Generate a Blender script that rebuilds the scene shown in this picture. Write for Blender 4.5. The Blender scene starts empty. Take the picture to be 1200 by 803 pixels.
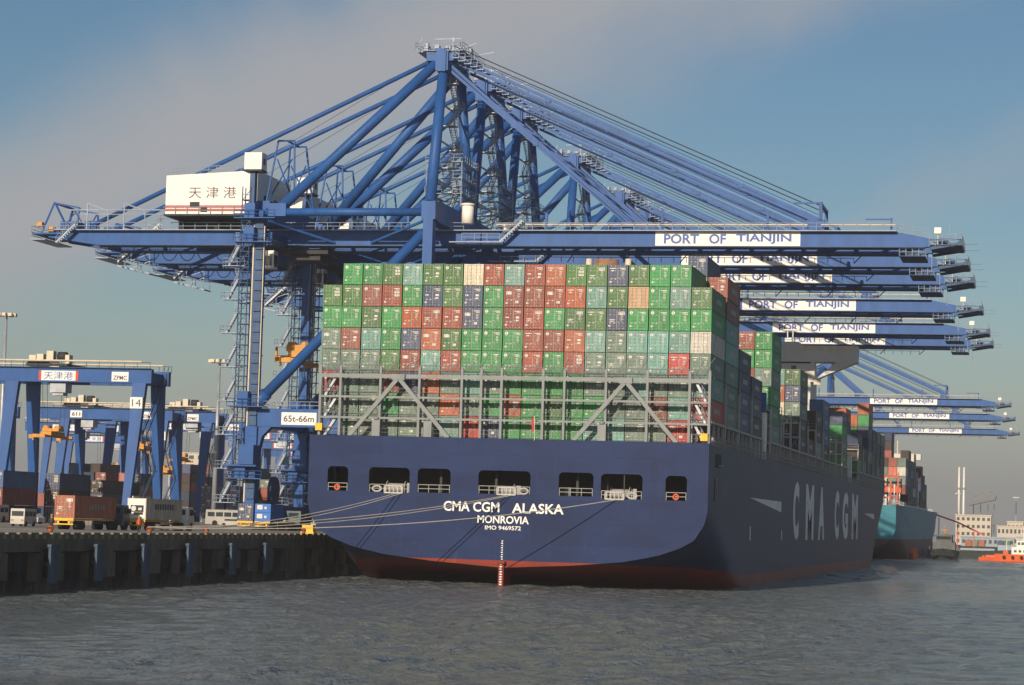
import bpy, math, random
from mathutils import Vector, Matrix
R = math.radians
rnd = random.Random(7)
scene = bpy.context.scene
COL = scene.collection

# ---------------------------------------------------------------- camera
YAW, PITCH, ROLL = R(13.017), R(4.335), 0.030
cam_d = bpy.data.cameras.new('camera'); cam = bpy.data.objects.new('camera', cam_d); COL.objects.link(cam)
cam_d.sensor_fit = 'HORIZONTAL'; cam_d.sensor_width = 36; cam_d.lens = 2750 / 1200 * 36
cam_d.clip_start = 1; cam_d.clip_end = 12000
cam.matrix_world = (Matrix.Translation((0, 0, 7.9)) @ Matrix.Rotation(YAW, 4, 'Z')
                    @ Matrix.Rotation(R(90) + PITCH, 4, 'X') @ Matrix.Rotation(ROLL, 4, 'Z'))
scene.camera = cam
# ---------------------------------------------------------------- light
SUN_AZ, SUN_EL = R(7), R(19.7)           # sun astern of the viewer, a little to the left
sd = bpy.data.lights.new('sun', 'SUN'); sd.energy = 5.0; sd.angle = R(0.5); sd.color = (1.0, .84, .66)
sun = bpy.data.objects.new('sun', sd); COL.objects.link(sun)
to_sun = Vector((-math.sin(SUN_AZ) * math.cos(SUN_EL), -math.cos(SUN_AZ) * math.cos(SUN_EL), math.sin(SUN_EL)))
sun.rotation_euler = (-to_sun).to_track_quat('-Z', 'Y').to_euler(); sun.location = (-200, -200, 200)
w = bpy.data.worlds.new('World'); scene.world = w; w.use_nodes = True
nt = w.node_tree; nt.nodes.clear()
out = nt.nodes.new('ShaderNodeOutputWorld'); bg = nt.nodes.new('ShaderNodeBackground'); bg.inputs[1].default_value = .068
sky = nt.nodes.new('ShaderNodeTexSky'); sky.sky_type = 'NISHITA'; sky.sun_disc = False
sky.sun_elevation = SUN_EL; sky.sun_rotation = R(180) + SUN_AZ
sky.air_density = 1.0; sky.dust_density = .9; sky.ozone_density = 2.0
L = nt.links.new; N = nt.nodes.new
def nd(t, **k):
    o = N(t)
    for a_, v_ in k.items(): setattr(o, a_, v_)
    return o
tc = N('ShaderNodeTexCoord')
hs = N('ShaderNodeHueSaturation'); hs.inputs['Saturation'].default_value = 1.2; L(sky.outputs[0], hs.inputs['Color'])
ns = N('ShaderNodeTexNoise'); ns.inputs['Scale'].default_value = 5.0; ns.inputs['Detail'].default_value = 6; ns.inputs['Roughness'].default_value = .52; ns.inputs['Distortion'].default_value = .4
L(tc.outputs['Generated'], ns.inputs[0])
def band(nrm, off, width, amp):
    """a long soft streak of high cloud lying along a great circle"""
    d = nd('ShaderNodeVectorMath', operation='DOT_PRODUCT'); L(tc.outputs['Generated'], d.inputs[0]); d.inputs[1].default_value = nrm
    m1 = nd('ShaderNodeMath', operation='MULTIPLY_ADD'); m1.inputs[1].default_value = .10; L(ns.outputs[0], m1.inputs[0]); L(d.outputs['Value'], m1.inputs[2])
    m2 = nd('ShaderNodeMath', operation='ADD'); m2.inputs[1].default_value = -.05 - off; L(m1.outputs[0], m2.inputs[0])
    m3 = nd('ShaderNodeMath', operation='ABSOLUTE'); L(m2.outputs[0], m3.inputs[0])
    mr = nd('ShaderNodeMapRange', interpolation_type='SMOOTHERSTEP'); mr.inputs[1].default_value = width; mr.inputs[2].default_value = 0; mr.inputs[3].default_value = 0; mr.inputs[4].default_value = amp; L(m3.outputs[0], mr.inputs[0])
    return mr.outputs[0]
b1 = band((.3177, .2575, -.9126), -.018, .072, .85); b2 = band((.3634, .1405, -.9210), 0, .03, .22)
sx = N('ShaderNodeSeparateXYZ'); L(tc.outputs['Generated'], sx.inputs[0])
hz = nd('ShaderNodeMapRange', interpolation_type='SMOOTHSTEP'); hz.inputs[1].default_value = .10; hz.inputs[2].default_value = -.01; hz.inputs[3].default_value = 0; hz.inputs[4].default_value = .8; L(sx.outputs[2], hz.inputs[0])
ad = nd('ShaderNodeMath', operation='ADD'); L(b1, ad.inputs[0]); L(b2, ad.inputs[1]); ad2 = nd('ShaderNodeMath', operation='ADD', use_clamp=True); L(ad.outputs[0], ad2.inputs[0]); L(hz.outputs[0], ad2.inputs[1])
mx = N('ShaderNodeMix'); mx.data_type = 'RGBA'; mx.inputs[7].default_value = (6.1, 5.95, 6.1, 1)
L(ad2.outputs[0], mx.inputs[0]); L(hs.outputs[0], mx.inputs[6]); L(mx.outputs[2], bg.inputs[0]); L(bg.outputs[0], out.inputs[0])
scene.view_settings.view_transform = 'Standard'; scene.view_settings.look = 'None'
scene.view_settings.exposure = 0.0; scene.view_settings.gamma = 1
scene.cycles.max_bounces = 5; scene.cycles.volume_bounces = 0; scene.cycles.diffuse_bounces = 2; scene.cycles.glossy_bounces = 2
HAZE = 0.00020

# ---------------------------------------------------------------- materials
def mat(name, col, rough=.6, metal=0, var=.25, scale=.6, bump=0, bscale=8, rust=0, streak=1, spec=.4, sec=None):
    """painted / mineral surface: base colour broken up by large and small noise, optional rust"""
    m = bpy.data.materials.new(name); m.use_nodes = True; n = m.node_tree.nodes; l = m.node_tree.links.new
    b = n['Principled BSDF']; b.inputs['Roughness'].default_value = rough; b.inputs['Metallic'].default_value = metal
    b.inputs['Specular IOR Level'].default_value = spec
    t = n.new('ShaderNodeTexCoord'); mpp = n.new('ShaderNodeMapping'); mpp.inputs['Scale'].default_value = (1, 1, 1 / streak)
    l(t.outputs['Object'], mpp.inputs[0])
    a = n.new('ShaderNodeTexNoise'); a.inputs['Scale'].default_value = scale; a.inputs['Detail'].default_value = 8; a.inputs['Roughness'].default_value = .65
    l(mpp.outputs[0], a.inputs[0])
    mr = n.new('ShaderNodeMapRange'); mr.inputs[1].default_value = .3; mr.inputs[2].default_value = .7
    l(a.outputs[0], mr.inputs[0])
    mixn = n.new('ShaderNodeMix'); mixn.data_type = 'RGBA'; l(mr.outputs[0], mixn.inputs[0])
    c = Vector(col[:3]); s = Vector(sec) if sec else c
    mixn.inputs[6].default_value = (*(c * (1 - var)), 1); mixn.inputs[7].default_value = (*(s * (1 + var)), 1)
    last = mixn.outputs[2]
    if rust:
        r = n.new('ShaderNodeTexNoise'); r.inputs['Scale'].default_value = scale * 3.1; r.inputs['Detail'].default_value = 9; r.inputs['Roughness'].default_value = .7
        l(mpp.outputs[0], r.inputs[0])
        rr = n.new('ShaderNodeMapRange'); rr.inputs[1].default_value = .70 - .15 * rust; rr.inputs[2].default_value = .76 - .1 * rust
        l(r.outputs[0], rr.inputs[0])
        m2 = n.new('ShaderNodeMix'); m2.data_type = 'RGBA'; l(rr.outputs[0], m2.inputs[0]); l(last, m2.inputs[6]); m2.inputs[7].default_value = (.12, .05, .025, 1)
        last = m2.outputs[2]
    l(last, b.inputs['Base Color'])
    if bump:
        bn = n.new('ShaderNodeTexNoise'); bn.inputs['Scale'].default_value = bscale; bn.inputs['Detail'].default_value = 5; l(t.outputs['Object'], bn.inputs[0])
        bb = n.new('ShaderNodeBump'); bb.inputs['Strength'].default_value = bump; bb.inputs['Distance'].default_value = .1
        l(bn.outputs[0], bb.inputs['Height']); l(bb.outputs[0], b.inputs['Normal'])
    return m
M = {}
M['crane'] = mat('crane_blue_paint', (.020, .088, .285), .5, spec=.25, var=.2, scale=.45, rust=.3, streak=3)
M['crane_dk'] = mat('crane_blue_walkway', (.03, .075, .17), .6, var=.3, scale=.8, rust=.4)
M['galv'] = mat('galvanised_steel', (.34, .37, .40), .45, metal=.3, var=.2)
M['rail'] = mat('railing_paint', (.30, .36, .45), .5, var=.2)
M['cable'] = mat('steel_cable', (.05, .055, .07), .6)
M['white'] = mat('white_paint', (.80, .76, .68), .5, var=.06, scale=.4, rust=.1, streak=4)
M['signwhite'] = mat('sign_white', (.78, .76, .72), .5, var=.05, scale=.5)
M['signblue'] = mat('sign_lettering_blue', (.03, .09, .35), .5, var=.1)
M['signgrey'] = mat('sign_lettering_dark', (.06, .06, .10), .5, var=.1)
M['red'] = mat('sign_red', (.55, .05, .03), .5, var=.1)
M['orange'] = mat('spreader_orange', (.55, .25, .03), .5, var=.25, scale=1.5, rust=.4)
M['yellow'] = mat('yellow_paint', (.80, .45, .02), .5, var=.15, scale=1.5)
M['dark'] = mat('dark_machinery', (.03, .032, .035), .7, var=.4)
M['black'] = mat('tyre_rubber', (.015, .015, .016), .8)
M['cream'] = mat('cream_machinery', (.62, .55, .42), .5, var=.15, scale=1)
M['glass'] = mat('cab_glass', (.03, .04, .05), .12, spec=.8)
def hull_paint(name, col, rust=.5, sx=9.5, sz=2.6):
    """ship side paint: welded plates, faint patches, scuffs and run-down rust streaks"""
    m = bpy.data.materials.new(name); m.use_nodes = True; n = m.node_tree.nodes; l = m.node_tree.links.new
    b = n['Principled BSDF']; b.inputs['Roughness'].default_value = .5; b.inputs['Specular IOR Level'].default_value = .14
    g = n.new('ShaderNodeNewGeometry'); sp = n.new('ShaderNodeSeparateXYZ'); l(g.outputs['Position'], sp.inputs[0])
    ad = n.new('ShaderNodeMath'); ad.operation = 'ADD'; l(sp.outputs[0], ad.inputs[0]); l(sp.outputs[1], ad.inputs[1])
    cb = n.new('ShaderNodeCombineXYZ'); l(ad.outputs[0], cb.inputs[0]); l(sp.outputs[2], cb.inputs[1])
    br = n.new('ShaderNodeTexBrick'); br.inputs['Scale'].default_value = 1; br.inputs['Brick Width'].default_value = sx; br.inputs['Row Height'].default_value = sz; br.inputs['Mortar Size'].default_value = .035; br.inputs['Mortar Smooth'].default_value = .6
    br.inputs['Color1'].default_value = (.92, .92, .92, 1); br.inputs['Color2'].default_value = (1.1, 1.1, 1.1, 1); br.inputs['Mortar'].default_value = (.66, .66, .70, 1); l(cb.outputs[0], br.inputs[0])
    def noise(vx, vy, sc, det, lo, hi, a0, a1):
        mp_ = n.new('ShaderNodeMapping'); mp_.inputs['Scale'].default_value = (vx, vy, 1); l(cb.outputs[0], mp_.inputs[0])
        t_ = n.new('ShaderNodeTexNoise'); t_.inputs['Scale'].default_value = sc; t_.inputs['Detail'].default_value = det; t_.inputs['Roughness'].default_value = .65; l(mp_.outputs[0], t_.inputs[0])
        r_ = n.new('ShaderNodeMapRange'); r_.inputs[1].default_value = lo; r_.inputs[2].default_value = hi; r_.inputs[3].default_value = a0; r_.inputs[4].default_value = a1; l(t_.outputs[0], r_.inputs[0]); return r_.outputs[0], t_.outputs[0]
    fade, _ = noise(.10, .22, 1, 8, .3, .7, .78, 1.28); scuff, _ = noise(1.5, .12, 1, 6, .60, .72, 0, .35); rst, _ = noise(2.6, .16, 1, 9, .68 - .06 * rust, .80, 0, .8)
    mu = n.new('ShaderNodeVectorMath'); mu.operation = 'SCALE'; mu.inputs[0].default_value = col[:3]; l(fade, mu.inputs['Scale'])
    mm = n.new('ShaderNodeVectorMath'); mm.operation = 'MULTIPLY'; l(mu.outputs[0], mm.inputs[0]); l(br.outputs['Color'], mm.inputs[1])
    m1 = n.new('ShaderNodeMix'); m1.data_type = 'RGBA'; l(scuff, m1.inputs[0]); l(mm.outputs[0], m1.inputs[6]); m1.inputs[7].default_value = (*[min(1, c * 2.2 + .012) for c in col[:3]], 1)
    m2 = n.new('ShaderNodeMix'); m2.data_type = 'RGBA'; l(rst, m2.inputs[0]); l(m1.outputs[2], m2.inputs[6]); m2.inputs[7].default_value = (.085, .042, .024, 1)
    l(m2.outputs[2], b.inputs['Base Color'])
    _, wv = noise(.35, .5, 1, 3, 0, 1, 0, 1)
    s2 = n.new('ShaderNodeMath'); s2.operation = 'MULTIPLY_ADD'; s2.inputs[1].default_value = -.25; l(br.outputs['Fac'], s2.inputs[0]); l(wv, s2.inputs[2])
    bb = n.new('ShaderNodeBump'); bb.inputs['Strength'].default_value = .10; bb.inputs['Distance'].default_value = .25; l(s2.outputs[0], bb.inputs['Height']); l(bb.outputs[0], b.inputs['Normal'])
    return m
M['hull'] = hull_paint('hull_blue_paint', (.0105, .0245, .084), .45)
M['hullsec'] = M['hull']
M['boot'] = hull_paint('boot_top_red', (.21, .030, .016), 1.6)
M['deckgrey'] = mat('lashing_bridge_grey', (.20, .222, .228), .55, var=.15, scale=.7, rust=.15)
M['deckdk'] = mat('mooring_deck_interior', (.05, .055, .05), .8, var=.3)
M['shipgrey'] = mat('superstructure_grey', (.33, .33, .32), .55, var=.12, scale=.2, rust=.12)
M['lettering'] = mat('hull_lettering_white', (.74, .74, .70), .5, var=.16, scale=.9, rust=.22, streak=3)
M['gear'] = mat('mooring_gear_paint', (.42, .42, .40), .6, var=.2, scale=1.5, rust=.3)
M['nameletter'] = mat('stern_lettering_white', (.76, .76, .72), .5, var=.08, scale=.9)
M['rope'] = mat('mooring_rope', (.46, .43, .37), .8, var=.2)
M['concrete'] = mat('quay_concrete', (.20, .185, .16), .85, var=.35, scale=.3, bump=.4, bscale=2, streak=2)
M['wetcon_shade'] = mat('wet_shaded_quay_concrete', (.022, .022, .02), .7, var=.5, scale=.4, bump=.4, bscale=2, streak=3)  # wet concrete darkened further, recess shade put into the base colour
M['yard'] = mat('yard_paving', (.25, .225, .19), .85, var=.25, scale=.06, bump=.1)
M['fender'] = mat('fender_panel', (.05, .085, .13), .7, var=.5, scale=.9, rust=.9, streak=4)
M['vanwhite'] = mat('van_paint', (.42, .41, .38), .4, var=.12)
M['cabpaint'] = mat('truck_cab_paint', (.05, .09, .10), .4, var=.2)
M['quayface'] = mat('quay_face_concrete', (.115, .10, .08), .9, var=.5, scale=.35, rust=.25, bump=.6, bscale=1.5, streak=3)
M['void'] = mat('recess_shade_black', (.012, .012, .012), .9, var=.4)  # near-black base puts the shade of the quay openings into the colour
M['accom'] = mat('deckhouse_white', (.60, .59, .56), .55, var=.1, scale=.2, rust=.25, streak=4)
M['ulgrey'] = mat('unloader_grey', (.17, .18, .19), .7, var=.2)
M['tuggrey'] = mat('tug_grey', (.10, .11, .11), .6, var=.3)
M['hull2'] = hull_paint('pale_blue_hull', (.045, .22, .28), .6)
M['boot2'] = mat('dark_red_boot', (.10, .035, .028), .6, var=.3, scale=.15)
M['brick'] = mat('red_lashing_paint', (.55, .12, .05), .6, var=.2)
M['build'] = mat('building_render', (.55, .50, .42), .8, var=.12, scale=.1)
M['roofb'] = mat('shed_roof', (.30, .36, .42), .6, var=.15, scale=.1)
M['winb'] = mat('window_dark', (.06, .07, .08), .3)
M['tug'] = mat('tug_hull', (.04, .055, .05), .6, var=.3, scale=.5, rust=.3)
M['boat'] = mat('boat_orange', (.75, .13, .03), .5, var=.12, scale=.6, rust=.2)
M['carw'] = mat('car_paint_silver', (.5, .5, .5), .25, metal=.3, var=.05)
M['plain_red'] = mat('conveyor_red', (.55, .06, .04), .5)
M['skin'] = mat('skin', (.45, .28, .20), .6)
M['bollard'] = mat('bollard_paint', (.30, .09, .03), .6, var=.3, rust=.5)
M['edge'] = mat('worn_yellow', (.30, .22, .06), .8, var=.5, scale=2)
M['flagred'] = mat('flag_red', (.5, .05, .05), .8)

def cont_mat(name, faded=0.):
    m = bpy.data.materials.new(name); m.use_nodes = True; n = m.node_tree.nodes; l = m.node_tree.links.new
    b = n['Principled BSDF']; b.inputs['Roughness'].default_value = .55; b.inputs['Specular IOR Level'].default_value = .3
    oi = n.new('ShaderNodeObjectInfo'); t = n.new('ShaderNodeTexCoord')
    add = n.new('ShaderNodeVectorMath'); add.operation = 'ADD'; l(t.outputs['Object'], add.inputs[0])
    sc = n.new('ShaderNodeVectorMath'); sc.operation = 'SCALE'; sc.inputs[0].default_value = (91, 37, 53); l(oi.outputs['Random'], sc.inputs['Scale']); l(sc.outputs[0], add.inputs[1])
    mpp = n.new('ShaderNodeMapping'); mpp.inputs['Scale'].default_value = (1.2, .9, .35); l(add.outputs[0], mpp.inputs[0])
    a = n.new('ShaderNodeTexNoise'); a.inputs['Scale'].default_value = 1.3; a.inputs['Detail'].default_value = 8; a.inputs['Roughness'].default_value = .7; l(mpp.outputs[0], a.inputs[0])
    mr = n.new('ShaderNodeMapRange'); mr.inputs[1].default_value = .3; mr.inputs[2].default_value = .7; mr.inputs[3].default_value = .62; mr.inputs[4].default_value = 1.2; l(a.outputs[0], mr.inputs[0])
    mul = n.new('ShaderNodeVectorMath'); mul.operation = 'SCALE'; l(oi.outputs['Color'], mul.inputs[0]); l(mr.outputs[0], mul.inputs['Scale'])
    r = n.new('ShaderNodeTexNoise'); r.inputs['Scale'].default_value = 3.3; r.inputs['Detail'].default_value = 9; r.inputs['Roughness'].default_value = .75; l(mpp.outputs[0], r.inputs[0])
    rr = n.new('ShaderNodeMapRange'); rr.inputs[1].default_value = .585; rr.inputs[2].default_value = .69; rr.inputs[4].default_value = .75; l(r.outputs[0], rr.inputs[0])
    m2 = n.new('ShaderNodeMix'); m2.data_type = 'RGBA'; l(rr.outputs[0], m2.inputs[0]); l(mul.outputs[0], m2.inputs[6]); m2.inputs[7].default_value = (.15, .075, .04, 1)
    l(m2.outputs[2], b.inputs['Base Color'])
    wv = n.new('ShaderNodeTexWave'); wv.bands_direction = 'Y'; wv.wave_profile = 'SIN'; wv.inputs['Scale'].default_value = 1.15; l(t.outputs['Object'], wv.inputs[0])
    bb = n.new('ShaderNodeBump'); bb.inputs['Strength'].default_value = .8; bb.inputs['Distance'].default_value = .05; l(wv.outputs[1], bb.inputs['Height']); l(bb.outputs[0], b.inputs['Normal'])
    return m
M['cont'] = cont_mat('container_paint')
M['contmark'] = mat('container_marking', (.62, .60, .55), .6, var=.3, scale=3)
M['rod'] = mat('lock_rod_steel', (.30, .31, .29), .5, metal=.3, var=.3, scale=2)
M['gasket'] = mat('door_gasket', (.025, .025, .025), .8)

# ---------------------------------------------------------------- mesh helpers
class MB:
    def __init__(s): s.v = []; s.f = []; s.sm = []
    def poly(s, pts, faces, smooth=False):
        o = len(s.v); s.v += [tuple(p) for p in pts]; s.f += [tuple(i + o for i in f) for f in faces]; s.sm += [smooth] * len(faces); return s
    def box(s, a, b):
        x0, y0, z0 = a; x1, y1, z1 = b
        x0, x1 = min(x0, x1), max(x0, x1); y0, y1 = min(y0, y1), max(y0, y1); z0, z1 = min(z0, z1), max(z0, z1)
        return s.poly([(x0, y0, z0), (x1, y0, z0), (x1, y1, z0), (x0, y1, z0), (x0, y0, z1), (x1, y0, z1), (x1, y1, z1), (x0, y1, z1)],
                      [(0, 3, 2, 1), (4, 5, 6, 7), (0, 1, 5, 4), (1, 2, 6, 5), (2, 3, 7, 6), (3, 0, 4, 7)])
    def beam(s, p, q, w, h=None, w2=None, h2=None):
        """rectangular bar from p to q; w across (horizontal-ish), h the other way; optional end size"""
        h = h or w; w2 = w2 or w; h2 = h2 or h
        p, q = Vector(p), Vector(q); d = (q - p).normalized()
        up = Vector((0, 0, 1)) if abs(d.z) < .95 else Vector((0, 1, 0))
        sx = d.cross(up).normalized(); sy = sx.cross(d).normalized()
        pts = []
        for c, ww, hh in ((p, w, h), (q, w2, h2)):
            pts += [c - sx * ww / 2 - sy * hh / 2, c + sx * ww / 2 - sy * hh / 2, c + sx * ww / 2 + sy * hh / 2, c - sx * ww / 2 + sy * hh / 2]
        return s.poly(pts, [(0, 1, 2, 3), (7, 6, 5, 4), (0, 4, 5, 1), (1, 5, 6, 2), (2, 6, 7, 3), (3, 7, 4, 0)])
    def tube(s, p, q, r, r2=None, n=12, caps=True):
        r2 = r if r2 is None else r2
        p, q = Vector(p), Vector(q); d = (q - p).normalized()
        up = Vector((0, 0, 1)) if abs(d.z) < .95 else Vector((0, 1, 0))
        sx = d.cross(up).normalized(); sy = sx.cross(d).normalized()
        pts = []
        for c, rr in ((p, r), (q, r2)):
            pts += [c + (sx * math.cos(2 * math.pi * i / n) + sy * math.sin(2 * math.pi * i / n)) * rr for i in range(n)]
        s.poly(pts, [(i, (i + 1) % n, n + (i + 1) % n, n + i) for i in range(n)], n > 6)
        if caps:
            o = len(s.v) - 2 * n
            s.f += [tuple(o + i for i in range(n))[::-1], tuple(o + n + i for i in range(n))]; s.sm += [False, False]
        return s
    def path(s, pts, r, n=6):
        for a, b in zip(pts, pts[1:]): s.tube(a, b, r, n=n)
        return s
    def prism_xz(s, prof, y0, y1):
        n = len(prof)
        return s.poly([(x, y0, z) for x, z in prof] + [(x, y1, z) for x, z in prof],
                      [tuple(range(n)), tuple(range(2 * n - 1, n - 1, -1))] + [(i, n + i, n + (i + 1) % n, (i + 1) % n) for i in range(n)])
    def prism_xy(s, prof, z0, z1):
        n = len(prof)
        return s.poly([(x, y, z0) for x, y in prof] + [(x, y, z1) for x, y in prof],
                      [tuple(range(n))[::-1], tuple(range(n, 2 * n))] + [(i, (i + 1) % n, n + (i + 1) % n, n + i) for i in range(n)])
    def railing(s, p, q, h=1.1, step=2.0, r=.045, mids=1, kick=False):
        p, q = Vector(p), Vector(q); d = q - p; k = max(1, round(d.length / step)); u = Vector((0, 0, 1))
        for i in range(k + 1): s.tube(p + d * i / k, p + d * i / k + u * h, r, n=4, caps=False)
        for j in range(mids + 1):
            z = h * (j + 1) / (mids + 1); s.tube(p + u * z, q + u * z, r, n=4, caps=False)
        return s
    def stairs(s, p, q, w=.9, wy=(0, 1, 0)):
        """flight of steps from p up to q with stringers and handrails, width along wy"""
        p, q, wy = Vector(p), Vector(q), Vector(wy).normalized() * w
        for k in (0, 1):
            s.beam(p + wy * k, q + wy * k, .08, .28); u = Vector((0, 0, 1.0))
            s.tube(p + wy * k + u, q + wy * k + u, .045, n=4, caps=False)
            for i in range(4): c = p.lerp(q, i / 3) + wy * k; s.tube(c, c + u, .04, n=4, caps=False)
        n = max(2, int(abs(q.z - p.z) / .3))
        for i in range(n):
            c = p.lerp(q, (i + .5) / n); s.beam(c, c + wy, .28, .05)
        return s
    def mesh(s, name, m):
        me = bpy.data.meshes.new(name); me.from_pydata(s.v, [], s.f); me.polygons.foreach_set('use_smooth', s.sm)
        if m is not None: me.materials.append(m)
        me.update(); return me
    def build(s, name, m, parent=None, loc=None, smooth_angle=None):
        o = bpy.data.objects.new(name, s.mesh(name, m)); COL.objects.link(o)
        if loc: o.location = loc
        if parent: o.parent = parent
        return o
def tag(o, label=None, cat=None, group=None, kind=None):
    if label: o['label'] = label
    if cat: o['category'] = cat
    if group: o['group'] = group
    if kind: o['kind'] = kind
    return o
def empty(name, loc=(0, 0, 0), rz=0):
    o = bpy.data.objects.new(name, None); COL.objects.link(o); o.location = loc; o.rotation_euler = (0, 0, rz); o.empty_display_size = .5; return o
KIDS = {}
def kids(o): return list(o.children)
def copy_tree(o, loc=None, skip=()):
    def rec(s, par):
        c = s.copy(); COL.objects.link(c); c.parent = par
        for k in kids(s):
            if k.name.split('.')[0] not in skip: rec(k, c)
        return c
    c = rec(o, None)
    if loc is not None: c.location = loc
    return c
def text(name, s, size, m, parent, loc, rot=(R(90), 0, 0), bold=.03, width=None, depth=.02, spacing=1.0, height=None):
    """lettering as real thin geometry; width fits the line to a length"""
    cu = bpy.data.curves.new(name, 'FONT'); cu.body = s; cu.size = size; cu.extrude = depth; cu.offset = bold * size; cu.align_x = 'CENTER'; cu.align_y = 'CENTER'
    cu.space_character = spacing; cu.resolution_u = 3
    o = bpy.data.objects.new(name, cu); COL.objects.link(o)
    dg = bpy.context.evaluated_depsgraph_get(); me = bpy.data.meshes.new_from_object(o.evaluated_get(dg)); bpy.data.objects.remove(o); bpy.data.curves.remove(cu)
    xs = [v.co.x for v in me.vertices]; ys = [v.co.y for v in me.vertices]
    if xs:
        wx = max(xs) - min(xs); cx = (max(xs) + min(xs)) / 2; cy = (max(ys) + min(ys)) / 2; fx = width / wx if width else 1
        fy = height / (max(ys) - min(ys)) if height else 1
        for v in me.vertices: v.co.x = (v.co.x - cx) * fx; v.co.y = (v.co.y - cy) * fy
    me.materials.clear(); me.materials.append(m); me.name = name
    o = bpy.data.objects.new(name, me); COL.objects.link(o); o.location = loc; o.rotation_euler = rot
    if parent: o.parent = parent
    return o

# ================================================================= SETTING
QX, QZ = -90.0, 5.35          # quay edge and quay level
# water
wm = bpy.data.materials.new('harbour_water'); wm.use_nodes = True; n = wm.node_tree.nodes; l = wm.node_tree.links.new
b = n['Principled BSDF']; b.inputs['Base Color'].default_value = (.150, .170, .172, 1); b.inputs['Roughness'].default_value = .10; b.inputs['IOR'].default_value = 1.33
t = n.new('ShaderNodeTexCoord')
def wnoise(scale, sx, det, rot=0, dist=0):
    mm = n.new('ShaderNodeMapping'); mm.inputs['Scale'].default_value = (1, sx, 1); mm.inputs['Rotation'].default_value = (0, 0, rot); l(t.outputs['Object'], mm.inputs[0])
    a = n.new('ShaderNodeTexNoise'); a.inputs['Scale'].default_value = scale; a.inputs['Detail'].default_value = det; a.inputs['Roughness'].default_value = .62; a.inputs['Distortion'].default_value = dist
    l(mm.outputs[0], a.inputs[0]); return a.outputs[0]
big = wnoise(.9, .55, 5, .12, .5); small = wnoise(2.6, .8, 4, -.1, .4)
ad = n.new('ShaderNodeMath'); ad.operation = 'MULTIPLY_ADD'; ad.inputs[1].default_value = .3; l(small, ad.inputs[0]); l(big, ad.inputs[2])
bp = n.new('ShaderNodeBump'); bp.inputs['Distance'].default_value = 1.5; bp.inputs['Strength'].default_value = .9; l(ad.outputs[0], bp.inputs['Height']); l(bp.outputs[0], b.inputs['Normal'])
import numpy as np
rs = np.random.RandomState(3)
xs = np.arange(-90.6, 64, .75); ys = np.concatenate([np.arange(100, 420, .75), 420 + np.cumsum(np.linspace(.8, 3.2, 200))])
XX, YY = np.meshgrid(xs, ys); ZZ = np.zeros_like(XX)
patch_ = np.zeros_like(XX)
for k in range(9): wl_ = rs.uniform(40, 140); th = rs.uniform(0, 6.28); patch_ += np.sin((XX * np.cos(th) * 1.0 + YY * np.sin(th) * .45) * 6.283 / wl_ + rs.uniform(0, 6.28))
patch_ = np.clip(.75 + .16 * patch_, .25, 1.4)
for k in range(70):                                                                   # short wind chop
    wl_ = 1.6 * (9 / 1.6) ** rs.rand(); th = 1.75 + rs.normal() * .75; amp = .0072 * wl_ ** .55
    ph = (XX * np.cos(th) + YY * np.sin(th)) * 6.283 / wl_ + rs.uniform(0, 6.28) + .6 * np.sin(XX * .11 + k) ; ZZ += amp * (np.sin(ph) + .3 * np.sin(2 * ph + .6))
edge_ = np.minimum(1, np.minimum((XX.max() - XX) / 8, np.minimum((YY - YY.min()) / 8, (YY.max() - YY) / 80))); ZZ = ZZ * patch_ * np.clip(edge_, 0, 1)
nx, ny = len(xs), len(ys); co = np.stack([XX, YY, ZZ], -1).reshape(-1, 3).astype('f')
ii = (np.arange(ny - 1)[:, None] * nx + np.arange(nx - 1)[None]).ravel(); qd = np.stack([ii, ii + 1, ii + nx + 1, ii + nx], -1)
x1_, y1_ = float(xs[-1]), float(ys[-1]); k0 = len(co)
ext = [(-90.6, -60, 0), (2500, -60, 0), (2500, 4200, 0), (-90.6, 4200, 0), (x1_, -60, 0), (x1_, 100, 0), (-90.6, 100, 0), (x1_, y1_, 0), (-90.6, y1_, 0), (x1_, 4200, 0)]
co = np.concatenate([co, np.array(ext, 'f')]); qd = np.concatenate([qd, np.array([[0, 4, 5, 6], [4, 1, 2, 9], [8, 7, 9, 3]]) + k0])
me = bpy.data.meshes.new('water'); me.vertices.add(len(co)); me.vertices.foreach_set('co', co.ravel()); me.loops.add(qd.size); me.loops.foreach_set('vertex_index', qd.ravel().astype('i'))
me.polygons.add(len(qd)); me.polygons.foreach_set('loop_start', np.arange(len(qd), dtype='i') * 4); me.polygons.foreach_set('use_smooth', np.ones(len(qd), bool)); me.update(calc_edges=True); me.materials.append(wm)
o = bpy.data.objects.new('water', me); COL.objects.link(o); tag(o, kind='structure')
# yard ground: one sheet to the horizon behind the quay
mb = MB(); mb.poly([(-2600, -60, QZ), (QX - .9, -60, QZ), (QX - .9, 4200, QZ), (-2600, 4200, QZ)], [(0, 1, 2, 3)])
tag(mb.build('ground', M['yard']), kind='structure')
mb = MB()
for x in (-94.2, -95.0, -119.6, -120.4): mb.box((x - .06, 100, QZ), (x + .06, 1150, QZ + .012))
tag(mb.build('road_marking_rails', M['galv']), kind='structure')
mb = MB()
for x in (-103, -108, -113): mb.box((x - .08, 100, QZ), (x + .08, 1150, QZ + .006))
tag(mb.build('road_markings', M['signwhite']), kind='structure')

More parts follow.
